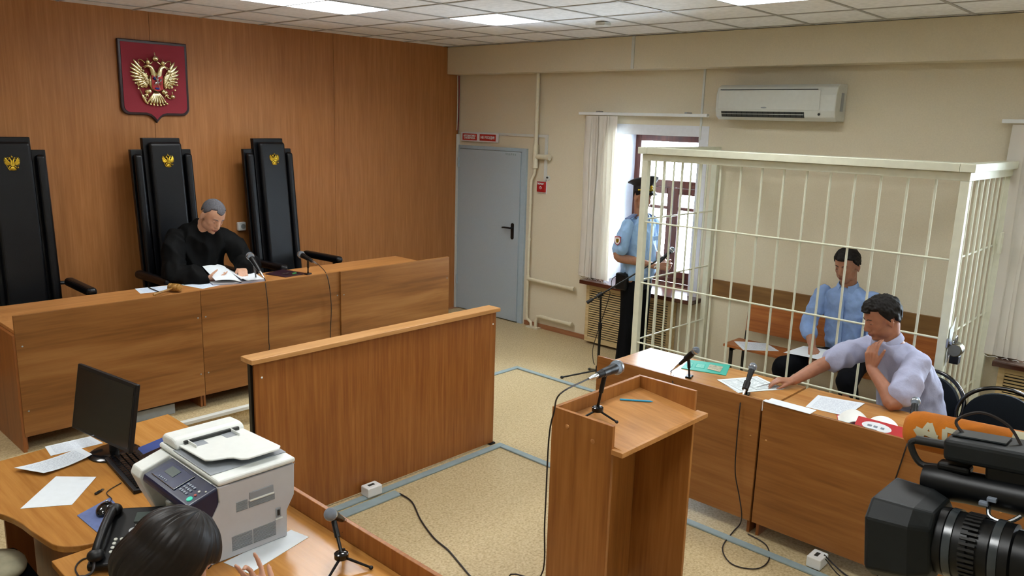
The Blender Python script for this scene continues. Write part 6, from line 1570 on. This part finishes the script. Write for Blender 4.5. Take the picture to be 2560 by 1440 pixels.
CH_ = [((5.16, .90, 0), .12, 'black padded office chair nearest the video camera, behind the desks'),
       ((5.24, 1.42, 0), -.35, 'black padded office chair under the man in the lavender shirt'),
       ((.50, 1.80, 0), math.pi, 'black padded office chair under the dark haired person at the printer')]
c0_ = None
for loc, rz, lb in CH_:
    if c0_ is None: c0_ = iso_chair(thing('office_chair', (0, 0, 0), lb, 'chair', 'black padded office chairs')); o = c0_
    else: o = copy_tree(c0_)
    o.location = loc; o.rotation_euler = (0, 0, rz); o['label'] = lb

# clerk's swivel armchair at the lower left corner
t = thing('swivel_chair', (.60, 3.48, 0), 'dark swivel chair with a pale pad, cut by the lower left corner', 'chair')
MB().box(.38, .86, 3.24, 3.72, .42, .50).build('seat', 'chair_fabric', t, bevel=.03, seg=3)
MB().obox((.33, 3.48, .80), (0, 1, 0), (-.12, 0, 1), (1, 0, .12), .22, .26, .035).build('backrest', 'chair_fabric', t, bevel=.03, seg=3)
MB().ell((.755, 3.50, .535), (.085, .12, .045)).build('pad', 'tape_cream', t, smooth=True)
MB().cyl((.60, 3.48, .08), (.60, 3.48, .42), .028).build('column', 'black_metal', t, smooth=True)
for k in range(5):
    a = 2 * math.pi * k / 5 + .4; e_ = V(.60 + .26 * math.cos(a), 3.48 + .26 * math.sin(a), .07)
    l = MB().cyl((.60, 3.48, .09), e_, .02, .014).build('foot', 'black_plastic', t, smooth=True); MB().ell((e_.x, e_.y, .028), (.027,) * 3).build('caster', 'black_rubber', l, smooth=True)
MB().tube([(.37, 3.48, .60), (.34, 3.48, .48), (.46, 3.48, .41)], .018, seg=8).build('back_bar', 'black_metal', t, smooth=True)

# loose cord on the floor
c = MB(); c.tube([V(2.995, 3.715, .010), at(1030, 1255, z=.006), at(1052, 1300, z=.006), at(1085, 1345, z=.006), at(1120, 1375, z=.006), at(1150, 1410, z=.006), at(1180, 1445, z=.006), V(2.62, 2.50, .006), V(2.5, 2.2, .006)], .005, seg=8)
c.build('cord', 'cord_black', DUCT2, smooth=True)
c = MB(); c.tube([V(4.135, 1.43, .078), V(4.16, 1.38, .03), V(4.14, 1.30, .008), V(4.12, 1.18, .007), V(4.14, 1.02, .007), V(4.10, .8, .007)], .0045, seg=8)
c.build('cord', 'cord_black', SOCK2, smooth=True)
# ================================================================== VIDEO CAMERA (held just right of the viewpoint, aimed at the bench)
t = thing('video_camera', at(2380, 1330, z=1.84), 'black professional video camera with an orange foam microphone, close at the right edge', 'video camera')
FW = V(.02, .985, -.10).normalized(); RT = V(1, 0, 0); RT = (RT - FW * RT.dot(FW)).normalized(); UP = RT.cross(FW).normalized()
HC = at(2262, 1325, z=1.80)              # centre of the lens hood mouth
def L3(r, u, f): return HC + RT * r + UP * u + FW * f       # f is negative towards the operator
def hex_ring(w, h, f, r=0, u=0, ch=.35): return [L3(r + x * w, u + y * h, f) for x, y in ((-1, -1 + ch), (-1 + ch, -1), (1 - ch, -1), (1, -1 + ch), (1, 1 - ch), (1 - ch, 1), (-1 + ch, 1), (-1, 1 - ch))]
MB().loft([hex_ring(.074, .060, .03), hex_ring(.068, .056, -.025), hex_ring(.050, .050, -.05)]).build('lens_hood', 'camera_grey', t, bevel=.004)
MB().loft([hex_ring(.070, .056, .0303), hex_ring(.0695, .0555, .0315)]).build('hood_mouth', 'ac_dark', t)
b = MB(); b.lathe(L3(0, 0, -.04), -FW, [(0, .046), (.02, .048), (.022, .046), (.05, .046), (.052, .043), (.075, .043), (.078, .046), (.10, .046), (.102, .040), (.16, .038), (.20, .038)], 40); b.build('lens_barrel', 'camera_black', t, smooth=True, angle=30)
for f, r in ((-.062, .0487), (-.118, .0477), (-.175, .0425)): MB().lathe(L3(0, 0, f), -FW, [(0, r), (.010, r)], 40).build('lens_ring', 'lens_ring', t, smooth=True, angle=30)
rb = MB()
for i in range(40):
    a = 2 * math.pi * i / 40; rb.obox(L3(.0468 * math.cos(a), .0468 * math.sin(a), -.092), FW, RT * -math.sin(a) + UP * math.cos(a), RT * math.cos(a) + UP * math.sin(a), .010, .0018, .0015)
rb.build('focus_ribs', 'black_rubber', t)
MB().obox(L3(.045, -.01, -.19), FW, UP, RT, .055, .035, .022).build('zoom_grip', 'camera_black', t, bevel=.010, seg=3)
for (r, u, f) in ((-.012, .0405, -.175), (-.018, .0395, -.20), (-.026, .035, -.185)): MB().obox(L3(r, u, f), FW, RT, UP, .010, .0015, .0005).build('marking', 'button_pale', t)
MB().obox(L3(.012, .012, -.37), FW, UP, RT, .13, .075, .055).build('body', 'camera_black', t, bevel=.012, seg=3)
MB().obox(L3(-.046, .012, -.37), FW, UP, RT, .11, .055, .004).build('side_plate', 'camera_grey', t, bevel=.003)
MB().obox(L3(.03, .135, -.33), FW, RT, UP, .115, .020, .017).build('top_handle', 'camera_black', t, bevel=.014, seg=3)
for f in (-.235, -.425): MB().obox(L3(.03, .105, f), UP, RT, FW, .028, .016, .018).build('handle_post', 'camera_black', t, bevel=.006)
# viewfinder tube below the receiver
vf = MB(); vf.lathe(L3(.072, .058, .0), -FW, [(0, .012), (.004, .024), (.03, .027), (.06, .024), (.10, .024), (.19, .026)], 24); vf.build('viewfinder', 'camera_black', t, smooth=True, angle=40)
MB().obox(L3(.070, .086, -.045), FW, RT, UP, .022, .012, .006).build('viewfinder_knob', 'camera_black', t, bevel=.004)
for (r, u) in ((-.01, .108), (.0, .100)): MB().obox(L3(.045, u - .05, -.09 + r), FW, RT, UP, .006, .004, .003).build('switch', 'button_grey', t, bevel=.001)
MB().tube([L3(.050, .045, -.095), L3(.038, .035, -.10), L3(.036, .033, -.12), L3(.048, .042, -.135)], .003, seg=8).build('ring_lever', 'steel', t, smooth=True)
# wireless receiver box on top
rc = L3(.082, .116, -.105)
MB().obox(rc, FW, RT, UP, .072, .034, .017).build('receiver', 'camera_grey', t, bevel=.008, seg=3)
MB().obox(rc + UP * .0195 + FW * .03, FW, RT, UP, .035, .016, .001).build('receiver_panel', 'lens_ring', t)
MB().cyl(rc + FW * .07 - RT * .01, rc + FW * .115 - RT * .01, .0065).build('receiver_plug', 'black_rubber', t, smooth=True)
MB().obox(rc - FW * .01 - UP * .028, FW, RT, UP, .03, .018, .018).build('shoe_mount', 'camera_black', t, bevel=.004)
MB().tube([rc + FW * .112 - RT * .01, rc + FW * .122 - RT * .012 - UP * .008, rc + FW * .108 - RT * .012 - UP * .035, L3(.072, .08, -.025)], .005, seg=8).build('receiver_cable', 'black_rubber', t, smooth=True)
MB().tube([rc + FW * .05 + UP * .015, rc + FW * .065 + UP * .035 + RT * .005, rc + FW * .035 + UP * .052 + RT * .01, rc - FW * .0 + UP * .04 + RT * .01, rc - FW * .02 + UP * .016], .0022, seg=6).build('antenna_loop', 'cord_black', t, smooth=True)
# foam covered microphone in its holder on the far side
m0 = L3(.125, .116, .045); m1 = L3(.135, .103, -.19)
fo = MB(); dv = (m1 - m0).normalized(); fo.lathe(m0, dv, [(0, .006), (.003, .019), (.011, .027), (.026, .0305), (.19, .030), (.225, .027), (.23, .012)], 28)
f_ = fo.build('foam_windshield', 'foam_orange', t, smooth=True)
su = (V(0, 0, 1) - dv * dv.z).normalized(); sv = dv.cross(su)
def strokes(lines, a0, ang0, w=.0075):
    """tape strips glued round the foam; each line runs between two (along, around) points"""
    m = MB()
    def P_(u, v, r): a = ang0 + v / .0305; return m0 + dv * (a0 + u) + (sv * math.cos(a) + su * math.sin(a)) * r
    for (u0, v0), (u1, v1) in lines:
        L_ = math.hypot(u1 - u0, v1 - v0); nu, nv = -(v1 - v0) / L_ * w / 2, (u1 - u0) / L_ * w / 2; rings = []
        for k in range(9):
            u, v = u0 + (u1 - u0) * k / 8, v0 + (v1 - v0) * k / 8
            lo = [P_(u + nu * q, v + nv * q, .0295) for q in (-1, -.33, .33, 1)]; hi = [P_(u + nu * q, v + nv * q, .0318) for q in (1, .33, -.33, -1)]
            rings.append(lo + hi)
        m.loft(rings)
    return m
strokes([((.030, -.012), (.042, .016)), ((.042, .016), (.058, -.014)), ((.024, .004), (.056, -.003)), ((.024, .004), (.036, -.010))], 0, .22).build('letter_star', 'tape_cream', f_, smooth=True)
strokes([((.064, .012), (.105, .008)), ((.064, .012), (.067, -.012))], 0, .22).build('letter_bar', 'tape_cream', f_, smooth=True)
strokes([((.070, -.012), (.100, -.014)), ((.100, -.014), (.102, -.026))], 0, .0).build('tape', 'tape_cream', f_, smooth=True)
strokes([((.150, .0), (.178, .0))], 0, 1.15, .016).build('tape', 'tape_cream', f_, smooth=True)
MB().obox(m1 - dv * .06 - UP * .035 - RT * .03, FW, RT, UP, .012, .030, .008).build('microphone_holder', 'camera_black', t, bevel=.004)
MB().obox(L3(.105, .085, -.14), FW, RT, UP, .010, .03, .007).build('holder_arm', 'camera_black', t, bevel=.003)
t2_ = thing('camera_tripod', (HC.x, HC.y - .37, 0), 'black tripod under the video camera', 'tripod')
ap = V(HC.x + .01, HC.y - .37, 1.0); top_z = (L3(.012, -.066, -.37)).z
MB().cyl(ap, V(ap.x, ap.y, top_z + .004), .022).build('column', 'black_metal', t2_, smooth=True); MB().cyl(ap - V(0, 0, .06), ap + V(0, 0, .05), .05).build('crown', 'black_plastic', t2_, smooth=True)
for k in range(3):
    a = .6 + 2 * math.pi * k / 3; MB().cyl(ap, V(ap.x + .42 * math.cos(a), ap.y + .42 * math.sin(a), .012), .016, .012).build('leg', 'black_metal', t2_, smooth=True)
